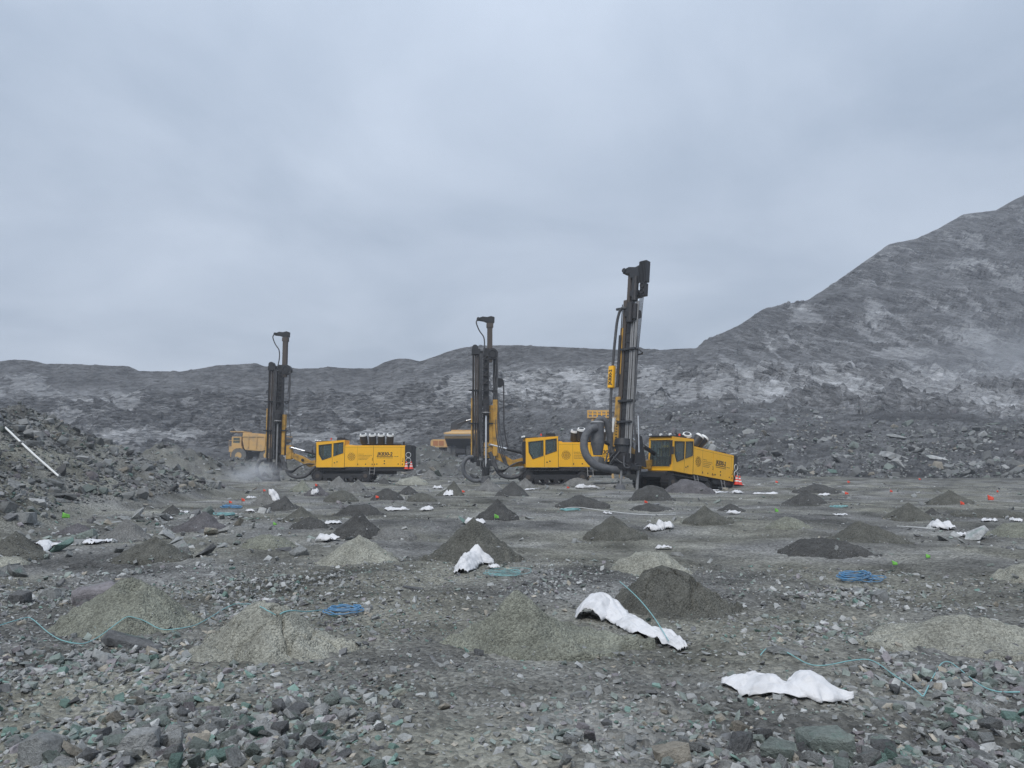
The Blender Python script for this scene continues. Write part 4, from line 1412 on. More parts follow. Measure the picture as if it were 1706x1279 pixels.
    for zz, x1_ in ((2.17, 3.85), (2.06, 4.5), (1.95, 4.35), (1.84, 4.2), (1.74, 4.1)):
        xx = 3.42
        while xx < x1_:
            q = random.uniform(.04, .10); ft_.b2(xx, min(xx + q, x1_), yp - .0015, yp, zz - .018, zz + .018); xx += q + .03
    tag(ft_.obj('faint_print', M['print_faint'], root), kind='stuff')


def hose(root, pts, r, name='hose', material='rubber', n=9, k=8):
    return MB().tube(spline(pts, k), r, n).obj(name, M[material], root)


def ribbed(root, pts, r, name, material='duct', k=14):
    """corrugated suction hose."""
    p = spline(pts, k)
    rr = [r * (1.0 if i % 2 else .93) for i in range(len(p))]
    return MB().tube(p, rr, 14).obj(name, M[material], root)


def boom(root, mx, yb):
    """folding boom from the cab front out to the mast."""
    MB().prism([(.25, 1.25), (.25, 1.85), (-.75, 1.62), (-1.35, 1.98), (-2.35, 2.32), (-2.45, 1.95), (-1.45, 1.45), (-.85, 1.12)], yb - .2, yb + .2).obj('boom_arm', M['yellow_dirty'], root, bevel=.03)
    c = MB().cyl((.1, yb - .3, 2.1), (-1.2, yb - .3, 2.42), .125, n=14).obj('boom_cylinder', M['black'], root)
    MB().cyl((-1.2, yb - .3, 2.42), (-2.35, yb - .3, 2.72), .065, n=12).obj('piston_rod', M['chrome'], c)
    MB().b2(-2.85, -2.3, yb - .28, yb + .28, 1.75, 2.9).obj('mast_bracket', M['yellow_dirty'], root, bevel=.05)
    MB().cyl((-2.4, yb - .33, 2.7), (-2.4, yb + .33, 2.7), .09, n=12).obj('pivot_pin', M['grey_steel'], root)
    MB().cyl((-1.4, yb - .26, 1.7), (-1.4, yb + .26, 1.7), .12, n=12).obj('pivot_pin', M['dark_steel'], root)


def mast_side(root, yb, up=11.9, second=False, rod_white=False):
    """mast seen from its side (left and middle rigs)."""
    ya, yc = yb - .24, yb + .24
    fb = MB()
    fb.b2(-3.30, -3.22, ya, yc, .95, 9.6).b2(-2.98, -2.90, ya, yc, .95, 9.6).b2(-3.22, -2.98, ya + .12, yc - .12, .95, 9.6)
    for k in range(15):
        fb.b2(-3.31, -2.89, ya - .02, ya + .05, 1.2 + k * .58, 1.30 + k * .58)
    fb.obj('feed_beam', M['dark_steel'], root)
    MB().b2(-3.60, -3.36, ya + .05, yc - .05, 1.9, 9.1).obj('hose_tray', M['black'], root)
    lt = MB()
    for k in range(12):
        z_ = 1.9 + k * .6
        lt.tube([(-3.62, ya - .03, z_), (-3.0, ya - .03, z_ + .6)], .028, 5)
        lt.b2(-3.66, -2.92, ya - .05, ya - .01, z_ - .03, z_ + .03)
    lt.obj('lattice', M['black'], root)
    for k in range(3):
        hose(root, [(-3.55 + .07 * k, ya - .06, 9.2), (-3.52 + .07 * k, ya - .12, 7.5), (-3.6 + .09 * k, ya - .1, 5.2), (-3.5 + .05 * k, ya - .14, 3.2), (-3.4, ya - .1, 1.8)], .035, 'hydraulic_hose')
    ub = MB().b2(-3.02, -2.66, yb - .19, yb + .19, 8.6, up)
    ub.b2(-3.08, -2.60, yb - .22, yb + .22, up - .35, up - .02)
    ub.obj('upper_feed', M['rust_steel'], root, bevel=.02)
    ta = MB().prism([(-2.52, up), (-2.50, up + .42), (-2.75, up + .50), (-3.05, up + .42), (-3.35, up + .46), (-3.72, up + .32), (-3.74, up + .18), (-3.3, up + .12), (-3.0, up)], yb - .16, yb + .16)
    ta.cyl((-3.68, yb - .22, up + .28), (-3.68, yb + .22, up + .28), .12, n=12)
    ta.obj('top_arm', M['black'], root, bevel=.02)
    hose(root, [(-3.74, ya, up + .22), (-3.82, ya, up - .05), (-3.6, ya, up - .6), (-3.28, ya, up - 1.1), (-3.24, ya, up - 1.8), (-3.38, ya, up - 2.6)], .045, 'top_hose')
    pl = MB().cyl((-2.66, yb - .28, 9.2), (-2.66, yb + .28, 9.2), .40, n=22)
    pl.b2(-3.3, -2.66, yb - .26, yb + .26, 9.05, 9.5)
    pl.obj('hose_pulley', M['black'], root)
    MB().ring((-2.66, ya - .05, 9.2), .26, .04, 'y').obj('pulley_rim', M['dark_steel'], root)
    hose(root, [(-2.32, ya, 9.2), (-2.30, ya, 7.8), (-2.34, ya, 6.7), (-2.5, ya, 6.4), (-2.7, ya, 6.5)], .055, 'return_hose')
    hose(root, [(-2.42, ya + .2, 9.1), (-2.44, ya + .2, 7.9), (-2.52, ya + .2, 7.2)], .05, 'return_hose')
    # rod rack
    rr = MB()
    for x_ in (-4.02, -3.84, -3.68):
        rr.cyl((x_, yb - .05, 1.75), (x_, yb - .05, 9.15), .07, n=10)
    rr.obj('rod_rack', M['rust_steel'], root)
    for x_ in (-4.06, -3.62):
        MB().b2(x_ - .025, x_ + .025, ya, ya + .06, 1.6, 9.2).obj('rack_rail', M['dark_steel'], root)
    MB().b2(-4.14, -3.52, ya - .05, yc + .05, 9.12, 9.55).cyl((-3.9, ya - .06, 9.62), (-3.9, yc + .05, 9.62), .22, n=14).b2(-3.55, -3.2, yb - .1, yb + .1, 9.2, 9.42).obj('rack_head', M['black'], root, bevel=.03)
    for z_ in (6.55, 4.2):
        MB().b2(-4.35, -2.35, ya - .1, ya - .03, z_ - .05, z_ + .05).b2(-4.1, -3.6, ya - .1, yc, z_ - .04, z_ + .04).obj('cross_bracket', M['black'], root)
    MB().b2(-4.16, -4.08, ya, yc, 1.9, 6.0).obj('rack_guard', M['yellow_dirty'], root)
    MB().b2(-2.88, -2.62, ya + .02, yc - .02, 2.2, 5.5).obj('cylinder_guard', M['yellow_dirty'], root, bevel=.02)
    MB().cyl((-3.48, ya, 2.2), (-3.48, ya, 7.3), .07, n=10).obj('feed_cylinder', M['black'], root)
    rh = MB().cyl((-3.12, ya - .28, 4.75), (-3.12, ya - .28, 5.55), .21, n=16).b2(-3.36, -2.88, ya - .3, ya + .02, 5.5, 5.85)
    ro = rh.obj('rotary_head', M['dark_steel'], root, bevel=.02)
    MB().ring((-3.12, ya - .28, 4.95), .26, .045, 'z').obj('head_clamp', M['grey_steel'], ro)
    MB().cyl((-3.12, ya - .28, .15), (-3.12, ya - .28, 4.75), .07, n=12).obj('drill_rod', M['chrome'] if rod_white else M['grey_steel'], root)
    ct = MB().b2(-3.75, -2.55, yb - .45, yb + .4, 1.2, 1.62).b2(-3.45, -2.8, yb - .6, yb + .5, .95, 1.2).cyl((-3.12, ya - .28, .55), (-3.12, ya - .28, 1.1), .25, .3, n=16)
    ct.b2(-4.2, -3.7, yb - .3, yb + .3, 1.5, 1.9)
    ct.obj('clamp_table', M['black'], root, bevel=.03)
    MB().cyl((-3.12, ya - .28, .02), (-3.12, ya - .28, .5), .42, .28, n=18).obj('dust_hood', M['rubber'], root)
    # hoses
    ribbed(root, [(-4.0, ya - .1, 1.85), (-4.45, ya - .2, 1.75), (-4.72, ya - .25, 1.2), (-4.55, ya - .25, .6), (-4.0, ya - .25, .2), (-3.4, ya - .28, .22)], .15, 'suction_hose')
    ribbed(root, [(-2.85, ya - .1, 2.2), (-2.55, ya - .1, 1.5), (-2.2, ya - .1, .75), (-1.6, ya - .1, .42), (-.85, ya - .1, .5), (-.35, ya, .95), (-.05, ya + .2, 1.35)], .15, 'suction_hose', 'rubber')
    for k in range(4):
        o_ = .09 * k
        hose(root, [(-2.75 + o_, ya - .15 + o_, 2.0), (-2.6 + o_, ya - .3, 1.2 - o_), (-1.9, ya - .3 + o_, .95 - .6 * o_), (-1.35, ya - .25 + o_, 1.25), (-.7, ya - .2 + o_, 1.5), (-.1, ya + .1, 1.45)], .04, 'hydraulic_hose')
    for k in range(3):
        hose(root, [(-3.45 + .22 * k, ya - .2, 1.6), (-3.5 + .2 * k, ya - .4, 1.2), (-3.3 + .2 * k, ya - .45, .9), (-2.9 + .1 * k, ya - .3, 1.1)], .035, 'hydraulic_hose')
    hose(root, [(-2.35, ya, 6.5), (-2.3, ya, 5.2), (-2.12, ya, 3.8), (-1.9, ya, 2.6), (-1.75, ya, 2.3)], .028, 'chain')
    MB().cyl((-2.5, ya - .05, 2.2), (-2.5, ya - .05, 4.4), .05, n=8).obj('tilt_cylinder', M['dark_steel'], root)
    MB().cyl((-2.5, ya - .05, 1.6), (-2.5, ya - .05, 2.9), .032, n=8).obj('tilt_rod', M['chrome'], root)
    if second:
        sb_ = MB().b2(-2.55, -2.25, yb + .5, yb + .85, 3.0, up - 2.4)
        sb_.prism([(-2.85, up - 2.4), (-2.2, up - 2.4), (-2.2, up - 2.0), (-2.5, up - 1.95), (-2.9, up - 2.15)], yb + .5, yb + .85)
        sb_.obj('secondary_mast', M['dark_steel'], root, bevel=.02)
        MB().cyl((-2.1, yb + .4, 7.2), (-2.1, yb + .9, 7.2), .33, n=18).obj('hose_pulley', M['black'], root)
        hose(root, [(-1.8, yb + .5, 7.2), (-1.78, yb + .5, 5.2), (-1.76, yb + .5, 4), (-1.6, yb + .5, 3.0), (-1.4, yb + .5, 2.4)], .05, 'return_hose')
        for k in range(3):
            hose(root, [(-2.62 + .12 * k, ya, 7.4), (-2.45 + .12 * k, ya - .05, 5.0), (-2.35 + .15 * k, ya - .1, 3.2), (-1.9 + .1 * k, ya - .1, 1.6), (-1.5, ya - .1, 1.2)], .04, 'hydraulic_hose')
        MB().b2(-2.62, -2.3, ya - .1, ya + .15, 1.9, 5.9).obj('cylinder_guard', M['yellow_dirty'], root, bevel=.02)
        MB().b2(-3.62, -3.42, ya - .05, ya + .1, 5.2, 8.9).obj('hose_tray', M['black'], root)


def mast_front(root, yb):
    """mast of the right rig, run out to full height and seen from its front; +y is image left."""
    xm = -3.2
    fb = MB()
    fb.b2(xm - .1, xm + .35, yb + .02, yb + .30, 1.3, 11.0)
    for k in range(16):
        fb.b2(xm - .13, xm - .05, yb - .45, yb + .32, 1.6 + k * .6, 1.68 + k * .6)
    fb.obj('feed_beam', M['dark_steel'], root, bevel=.015)
    MB().b2(xm - .14, xm + .3, yb + .34, yb + .62, 2.6, 11.6).obj('mast_cheek', M['rust_steel'], root, bevel=.02)
    MB().b2(xm - .16, xm + .1, yb + .50, yb + .72, 6.8, 9.8).obj('mast_cheek', M['yellow_dirty'], root, bevel=.02)
    MB().b2(xm - .18, xm + .12, yb + .42, yb + .78, 2.3, 5.4).obj('mast_guard', M['yellow_dirty'], root, bevel=.02)
    tk = MB()
    for k in range(9):
        tk.b2(xm - .19, xm - .181, yb + .5, yb + .62, 2.5 + k * .17, 2.56 + k * .17)
    tag(tk.obj('scale_mark', M['print'], root), kind='stuff')
    MB().b2(xm - .18, xm - .14, yb + .66, yb + .9, 3.2, 4.1).obj('notice_plate', M['white_metal'], root)
    rl = MB()
    for yy in (-.08, -.2, -.36, -.46):
        rl.cyl((xm - .12, yb + yy, 1.6), (xm - .12, yb + yy, 11.4), .055, n=10)
    rl.obj('drill_rod_rack', M['grey_steel'], root)
    MB().b2(xm - .05, xm + .25, yb - .30, yb - .02, 2.6, 7.6).obj('mast_back', M['rust_steel'], root)
    # head carriages
    MB().b2(xm - .35, xm + .35, yb - .40, yb + .35, 10.4, 10.9).cyl((xm - .3, yb - .05, 10.0), (xm - .3, yb - .05, 11.3), .2, n=14).cyl((xm - .25, yb - .35, 10.2), (xm - .25, yb - .35, 11.2), .14, n=12).obj('rotary_head', M['dark_steel'], root, bevel=.03)
    MB().b2(xm - .3, xm + .3, yb - .5, yb + .1, 11.7, 12.1).cyl((xm - .2, yb - .25, 11.4), (xm - .2, yb - .25, 13.0), .19, n=14).obj('upper_carriage', M['dark_steel'], root, bevel=.03)
    MB().b2(xm - .1, xm + .2, yb + .18, yb + .42, 11.3, 13.2).obj('upper_feed', M['rust_steel'], root, bevel=.02)
    tp = MB().prism([(yb + .72, 13.35), (yb + .70, 13.6), (yb + .3, 13.72), (yb - .2, 13.62), (yb - .45, 13.7), (yb - .45, 13.0), (yb + .1, 12.95), (yb + .25, 13.3)], xm - .25, xm + .25, axis='x')
    tp.cyl((xm - .3, yb + .62, 13.55), (xm + .2, yb + .62, 13.55), .15, n=12)
    tp.obj('top_arm', M['black'], root, bevel=.02)
    fn = MB().b2(xm - .2, xm + .2, yb - .95, yb - .50, 12.6, 13.95)
    for k in range(5):
        fn.b2(xm - .26, xm - .2, yb - .93 + k * .1, yb - .88 + k * .1, 12.5, 13.9)
    fn.obj('sheave_block', M['black'], root)
    MB().b2(xm - .2, xm + .15, yb - .92, yb - .58, 11.7, 12.5).ring((xm - .22, yb - .75, 12.35), .14, .04, 'x').ring((xm - .22, yb - .75, 11.95), .14, .04, 'x').obj('cable_tensioner', M['dark_steel'], root)
    for k, yy in enumerate((-.60, -.68, -.76, -.84)):
        MB().tube([(xm - .15, yb + yy, 11.75), (xm - .15, yb + yy + .12 + .02 * k, 8.0), (xm - .15, yb - .52 - .03 * k, 6.0)], .022, 6).obj('cable', M['dark_steel'], root)
    hose(root, [(xm - .2, yb - .6, 8.2), (xm - .25, yb - .68, 6.4), (xm - .25, yb - .62, 4.5), (xm - .2, yb - .78, 3.2), (xm, yb - .8, 2.4)], .06, 'hose_bundle')
    MB().tube([(xm - .1, yb - .5, 8.3), (xm - .35, yb - .8, 8.25), (xm - .35, yb - 1.1, 8.0), (xm - .2, yb - 1.0, 7.95), (xm - .1, yb - .5, 7.95)], .05, 8).obj('cable_guide', M['black'], root)
    for z_ in (8.35, 5.1, 3.8):
        MB().b2(xm - .3, xm + .1, yb - .5, yb + .5, z_ - .06, z_ + .06).obj('cross_bracket', M['black'], root)
    # left hose arch and sign
    hose(root, [(xm - .25, yb + .25, 11.0), (xm - .3, yb + .62, 11.0), (xm - .3, yb + .86, 10.3), (xm - .3, yb + .95, 9.0), (xm - .28, yb + 1.02, 7.6), (xm - .25, yb + 1.05, 5.6), (xm - .2, yb + 1.02, 3.8), (xm, yb + .9, 2.4)], .085, 'feed_hose')
    MB().b2(xm - .33, xm - .2, yb + .2, yb + 1.0, 10.95, 11.08).obj('hose_arm', M['black'], root)
    MB().cyl((xm - .2, yb + .62, 8.0), (xm - .2, yb + .62, 11.3), .03, n=8).cyl((xm - .2, yb + .66, 6.0), (xm - .2, yb + .66, 9.3), .09, n=10).obj('lift_cylinder', M['dark_steel'], root)
    sg = MB().b2(xm - .42, xm - .18, yb + .86, yb + 1.24, 5.95, 7.35).obj('sign_box', M['yellow'], root, bevel=.03)
    # lettering runs up the box, on the face towards -x
    RM = Matrix.Translation((xm - .425, yb + 1.05, 6.62)) @ Matrix.Rotation(R(-90), 4, 'Z') @ Matrix.Rotation(R(90), 4, 'X') @ Matrix.Rotation(R(90), 4, 'Z')
    text_obj('JK830-2', .30, M['print'], sg, RM, shear=0, offset=.012)
    # lower works
    MB().cyl((xm - .25, yb, 2.35), (xm - .25, yb, 2.75), .50, .44, n=22).cyl((xm - .25, yb, 1.9), (xm - .25, yb, 2.35), .40, n=20).obj('breakout_table', M['black'], root)
    MB().b2(xm - .55, xm + .35, yb - .5, yb + .7, 1.25, 1.9).b2(xm - .45, xm + .4, yb - .8, yb + .9, .9, 1.25).obj('clamp_table', M['dark_steel'], root, bevel=.04)
    MB().cyl((xm - .25, yb, -.3), (xm - .25, yb, .95), .075, n=12).obj('drill_rod', M['grey_steel'], root)
    MB().cyl((xm - .25, yb, -.42), (xm - .25, yb, .0), .36, .22, n=16).obj('dust_hood', M['duct'], root)
    rr_ = random.Random(5)
    for k in range(9):
        a = [xm - .3 + rr_.uniform(-.25, .2), yb + rr_.uniform(-.7, .9), 2.0 + rr_.uniform(-.2, .5)]
        b_ = [xm - .65 + rr_.uniform(-.2, .2), yb + rr_.uniform(-.8, 1.0), 1.1 + rr_.uniform(-.3, .5)]
        c = [xm + rr_.uniform(-.2, .9), yb + rr_.uniform(-.9, .5), 1.2 + rr_.uniform(-.2, .6)]
        hose(root, [a, b_, c], .035, 'hydraulic_hose')
    MB().cyl((xm + .3, yb - .75, 2.0), (xm + .1, yb - .7, 4.2), .045, n=10).obj('stay_rod', M['chrome'], root)
    MB().prism([(xm + .1, 1.3), (xm + 1.2, 1.2), (xm + .6, 3.0), (xm + .2, 3.1)], yb - .7, yb - .6).obj('mast_gusset', M['dark_steel'], root)
    MB().b2(xm + .3, xm + 1.0, yb - .5, yb + .4, .7, 1.7).obj('mast_foot', M['black'], root, bevel=.04)
    # stinger jack down to the rock
    MB().cyl((xm + .5, yb - .6, -.35), (xm + .5, yb - .6, 1.2), .09, n=12).cyl((xm + .5, yb - .6, -.42), (xm + .5, yb - .6, -.34), .28, n=14).obj('jack', M['grey_steel'], root)


def shift_new(root, before, M4):
    for o in root.children:
        if o.name not in before:
            for q in [o] + list(o.children):
                q.data.transform(M4)


def names(root):
    return {o.name for o in root.children}


def rig(name, u, d, heading, pitch, label, zoff=0.0, dy=0):
    x = (u - 853) / FPX * d / (CP + .13 * SP)
    z = H1(x, d) + zoff
    o = empty(name, (x, d, z), (0, pitch, heading))
    return tag(o, label, 'drill rig', 'crawler blast-hole drill rigs in the pit')


FILT = [(3.72, -.55, 3.04, -.06), (4.42, -.55, 3.04, .0), (5.10, -.55, 3.04, .05), (5.78, -.55, 3.04, .12)]
r1_ = rig('drill_rig', 531.5, 63.6, R(-1), 0, 'yellow crawler drill rig on the left, seen from its side, red cones at its rear')
build_carrier(r1_, FILT, [(4.35, .55, 1.12)])
boom(r1_, -3.1, .25)
nb_ = names(r1_)
mast_side(r1_, .25, 11.9)
shift_new(r1_, nb_, Matrix.Translation((-.30, 0, -.1)))
r2_ = rig('drill_rig', 872, 55.5, R(5), 0, 'yellow crawler drill rig in the middle with two masts and an upright white rod')
build_carrier(r2_, [(3.62, -.2, 3.0, 0), (4.0, -.6, 3.1, .02), (4.75, -.55, 3.1, .03), (5.5, -.55, 3.08, .06)], [(4.35, .5, 1.12)])
boom(r2_, -3.1, .25)
nb_ = names(r2_)
mast_side(r2_, .25, 11.45, second=True, rod_white=True)
shift_new(r2_, nb_, Matrix.Translation((.45, 0, 0)))
TH3, PI3 = R(45), R(6.5)
r3_ = rig('drill_rig', 1087, 46.6, TH3, PI3, 'yellow crawler drill rig on the right, nose raised, tallest mast and barred front window', zoff=.08)
build_carrier(r3_, [(3.2, -.1, 3.05, -.5), (3.75, -.3, 3.1, .45), (4.25, -.3, 3.1, .55), (4.7, .2, 3.05, .5)], [(2.45, .45, 1.12), (5.6, .35, 1.12)])
nb_ = names(r3_)
boom(r3_, -3.1, .55)
shift_new(r3_, nb_, Matrix.Translation((.15, -.2, 0)))
nb_ = names(r3_)
mast_front(r3_, .45)
shift_new(r3_, nb_, Matrix.Translation((.42, -.38, 0)) @ Matrix.Diagonal((1, 1, .945, 1)))
bpy.context.view_layer.update()
L3 = loc_fn(Matrix.LocRotScale(r3_.location, r3_.rotation_euler, None))
# cyclone with its two big hoses, carried at the front of the right rig
cy0, cy1 = at(996, 758, 45.0), at(995, 712, 45.0)
MB().cyl(L3(cy0), L3(at(995.5, 738, 45.0)), .26, .39, n=20).cyl(L3(at(995.5, 738, 45.0)), L3(at(995, 704, 45.0)), .39, .39, n=20).obj('cyclone', M['duct'], r3_)
MB().cyl(L3(at(995, 703.8, 45.0)), L3(at(995, 701.0, 45.0)), .41, .3, n=20).obj('cyclone_lid', M['grey_steel'], r3_)
bq = MB()
c_ = Vector(L3(at(995, 772, 45.0)))
bq.box(c_, (.6, .6, .75)).obj('dust_bin', M['grey_steel'], r3_, bevel=.03)
MB().tube([L3(at(1004, 735, 45.2)), L3(at(1022, 745, 45.6)), L3(at(1040, 752, 46.0))], .08, 8).tube([L3(at(1003, 770, 45.2)), L3(at(1025, 772, 45.6)), L3(at(1042, 770, 46.0))], .08, 8).obj('cyclone_bracket', M['dark_steel'], r3_)
ribbed(r3_, [L3(at(u, v, d)) for u, v, d in ((994, 712, 44.7), (984, 715, 44.6), (975, 727, 44.5), (973, 745, 44.4), (979, 762, 44.3), (993, 775, 44.3), (1015, 781, 44.5), (1040, 785, 44.9), (1052, 789, 45.3))], .235, 'suction_hose')
ribbed(r3_, [L3(at(u, v, d)) for u, v, d in ((993, 704, 45.2), (1001, 698, 45.3), (1010, 704, 45.4), (1015, 722, 45.5), (1018, 745, 45.6), (1023, 768, 45.7), (1030, 778, 45.8))], .20, 'suction_hose')
MB().cyl(L3(at(1040, 786, 44.9)), L3(at(1058, 790, 45.4)), .27, .34, n=16).obj('hose_collar', M['grey_steel'], r3_)

# red and white traffic cones stowed at the tails
def cone(p, label, h=.6):
    o = empty('traffic_cone', tuple(p))
    MB().cyl((0, 0, .03), (0, 0, h), .17, .035, n=16).obj('cone_body', M['red'], o)
    MB().b2(-.19, .19, -.19, .19, 0, .03).obj('cone_base', M['red'], o, bevel=.01)
    for a, b_ in ((.24, .34), (.46, .55)):
        f = lambda z: .17 - .135 * (z - .03) / (h - .03) + .003
        a, b_ = a * h / .72, b_ * h / .72
        MB().cyl((0, 0, a), (0, 0, b_), f(a), f(b_), n=16, cap=False).obj('white_band', M['white_metal'], o)
    return tag(o, label, 'traffic cone', 'traffic cones stowed on the drill rigs')


def rig_world(r, p):
    return Matrix.LocRotScale(r.location, r.rotation_euler, None) @ Vector(p)


for r_, nm in ((r1_, 'left'), (r3_, 'right')):
    MB().b2(7.15, 7.85, -1.62, -1.05, .93, .98).obj('tail_step', M['dark_steel'], r_)
    cone(rig_world(r_, (7.28, -1.42, .985)), 'red and white traffic cone on the tail of the %s rig, nearer its cab' % nm)
    cone(rig_world(r_, (7.66, -1.42, .985)), 'red and white traffic cone on the tail of the %s rig, outermost' % nm)


# ================================================================== FAR MACHINES
def haul_truck(loc, heading, label):
    """rigid dump truck, nose at -x, length about 9.5 m."""
    o = tag(empty('haul_truck', loc, (0, 0, heading)), label, 'dump truck')
    MB().b2(-3.6, 4.2, -.9, .9, 1.1, 1.9).obj('chassis', M['dark_steel'], o)
    bd = MB().prism([(-1.9, 2.6), (-1.7, 2.25), (1.2, 2.0), (5.0, 3.75), (5.2, 4.3), (5.2, 4.75), (-2.2, 5.35), (-2.2, 3.9)], -2.75, 2.75)
    bo = bd.obj('dump_body', M['truck_yellow'], o, bevel=.06)
    MB().b2(-4.4, -2.0, -2.7, 2.7, 5.36, 5.55).obj('canopy', M['truck_yellow'], bo, bevel=.04)
    MB().prism([(-1.68, 2.21), (1.2, 1.96), (5.0, 3.71), (5.0, 3.66), (1.2, 1.88), (-1.68, 2.13)], -2.6, 2.6).obj('body_underside', M['black'], bo)
    for x_ in (-1.2, .2, 1.6, 3.0):
        for s_ in (-1, 1):
            MB().b2(x_ - .09, x_ + .09, s_ * 2.83 - .08, s_ * 2.83 + .08, 2.6 if x_ < 2 else 3.4, 5.0).obj('body_rib', M['truck_yellow'], bo)
    for s_ in (-1, 1):
        MB().b2(-2.2, 5.2, s_ * 2.76 - .1, s_ * 2.76 + .1, 4.55, 4.8).obj('top_rail', M['truck_yellow'], bo)
    MB().b2(5.21, 5.4, -2.8, 2.8, 4.2, 4.5).obj('tail_lip', M['grey_steel'], bo)
    MB().b2(-4.6, -2.3, -2.4, 2.4, 1.9, 2.9).obj('front_deck', M['truck_yellow'], o, bevel=.05)
    MB().b2(-4.7, -3.0, -1.0, 1.0, 1.0, 1.9).obj('bonnet', M['truck_yellow'], o, bevel=.05)
    cb = MB().b2(-4.2, -2.5, -2.3, -.6, 2.9, 4.6).obj('cab', M['truck_yellow'], o, bevel=.06)
    MB().b2(-4.22, -4.205, -2.15, -.75, 3.5, 4.4).obj('windscreen', M['glass'], cb)
    MB().b2(-3.9, -2.8, -2.32, -2.305, 3.5, 4.4).obj('side_window', M['glass'], cb)
    rl = MB()
    for y_ in (-2.35, 2.35):
        rl.tube([(-4.6, y_, 2.9), (-4.6, y_, 3.9), (-2.4, y_, 3.9)], .04, 6)
    rl.tube([(-4.6, .2, 3.9), (-4.6, 2.35, 3.9)], .04, 6)
    rl.obj('railing', M['truck_yellow'], o)
    for x_, w_ in ((-2.9, ((-2.5, -1.6), (1.6, 2.5))), (2.0, ((-2.6, -1.75), (-1.7, -.9), (.9, 1.7), (1.75, 2.6)))):
        for a, b_ in w_:
            wo = MB()
            wo.cyl((x_, a + .1, 1.3), (x_, b_ - .1, 1.3), 1.3, n=28)
            wo.cyl((x_, a, 1.3), (x_, b_, 1.3), 1.12, n=28)
            wo = wo.obj('wheel', M['tyre'], o)
            MB().cyl((x_, a - .02, 1.3), (x_, b_ + .02, 1.3), .55, n=20).obj('rim', M['truck_yellow'], wo)
    MB().cyl((2.0, -.85, 1.3), (2.0, .85, 1.3), .5, n=16).cyl((2.6, 0, 1.3), (2.9, 0, 1.3), .42, .3, n=14).obj('rear_axle', M['rust_steel'], o)
    for s_ in (-1, 1):
        MB().cyl((1.0, s_ * .6, 1.5), (.2, s_ * .6, 2.4), .15, n=10).obj('hoist_cylinder', M['black'], o)
    return o


def far(u, d):
    x = (u - 853) / FPX * d / CP
    return (x, d, H1(x, d))


p = far(435, 140)
haul_truck((p[0], p[1], p[2]), R(4), 'dusty yellow dump truck in profile behind the left drill rig')
p = far(773, 146)
haul_truck((p[0], p[1], p[2] + .1), R(-95), 'dusty yellow dump truck seen from the rear behind the middle mast')

# excavator loading the second truck
px = far(737, 149)
ex = tag(empty('excavator', (px[0], px[1], px[2] + .1), (0, 0, R(0))), 'excavator with dark raised boom and orange panelled house beside the rear-facing dump truck', 'excavator')
for s_ in (-1, 1):
    tm = MB().prism([(-2.4, .3), (-2.1, 0), (2.1, 0), (2.4, .3), (2.4, .7), (2.1, 1.0), (-2.1, 1.0), (-2.4, .7)], s_ * 1.3 - .35, s_ * 1.3 + .35)
    tm.obj('track', M['dark_steel'], ex, bevel=.05)
MB().cyl((0, 0, .9), (0, 0, 1.4), 1.0, n=20).obj('slew_ring', M['dark_steel'], ex)
hs = MB().prism([(-2.0, 1.6), (-1.9, 1.42), (3.2, 1.42), (3.2, 2.95), (-1.7, 2.95), (-2.0, 2.7)], -1.4, 1.4).obj('house', M['truck_yellow'], ex, bevel=.08)
for a in (-1.55, -.45):
    MB().b2(a, a + .95, -1.42, -1.402, 1.75, 2.7).obj('grille_panel', M['orange_panel'], hs)
cbx = MB().b2(2.0, 3.3, -1.5, -.2, 2.96, 4.2).obj('cab', M['black'], ex, bevel=.06)
MB().b2(2.15, 3.1, -1.52, -1.505, 3.3, 4.0).obj('side_window', M['glass'], cbx)
bm_ = MB().prism([(1.4, 2.7), (2.35, 2.7), (2.9, 4.9), (4.2, 6.0), (7.2, 6.75), (7.2, 7.45), (3.9, 7.2), (1.75, 6.1)], .0, .8).obj('boom', M['black'], ex, bevel=.04)
cc_ = MB().cyl((2.9, -.15, 5.9), (4.6, -.15, 6.55), .16, n=10).obj('stick_cylinder', M['black'], ex)
MB().cyl((4.6, -.15, 6.55), (6.0, -.15, 6.95), .09, n=10).obj('piston_rod', M['chrome'], cc_)
MB().prism([(6.9, 7.5), (7.5, 7.5), (8.1, 4.0), (7.7, 4.0)], .15, .65).obj('stick', M['black'], ex, bevel=.03)
MB().prism([(7.2, 4.1), (8.4, 4.1), (8.7, 3.2), (8.1, 2.6), (7.0, 3.0)], -.4, 1.2).obj('bucket', M['dark_steel'], ex, bevel=.03)

# yellow machine with a railed platform behind the middle rig
pp = far(998, 76)
mp_ = tag(empty('service_platform', (pp[0], pp[1], pp[2]), (0, 0, R(-8))), 'yellow steel platform with handrails on splayed legs behind the middle drill rig', 'platform')
zt = at(998, 697, 76)[2] - pp[2]
for sx in (-1, 1):
    for sy in (-1, 1):
        MB().tube([(sx * 1.25, sy * 1.0, 0), (sx * .62, sy * .8, zt)], .11, 8).obj('leg', M['truck_yellow'], mp_)
br = MB()
for k in range(4):
    z0, z1 = zt * k / 4, zt * (k + 1) / 4
    w0, w1 = 1.25 - .63 * k / 4, 1.25 - .63 * (k + 1) / 4
    br.tube([(-w0, -1 + .05 * k, z0), (w1, -.95 + .05 * k, z1)], .045, 6)
    br.tube([(-w1, -.95 + .05 * k, z1), (w1, -.95 + .05 * k, z1)], .05, 6)
br.obj('bracing', M['truck_yellow'], mp_)
MB().b2(-1.15, 1.15, -1.0, 1.0, zt, zt + .14).obj('deck', M['truck_yellow'], mp_, bevel=.02)
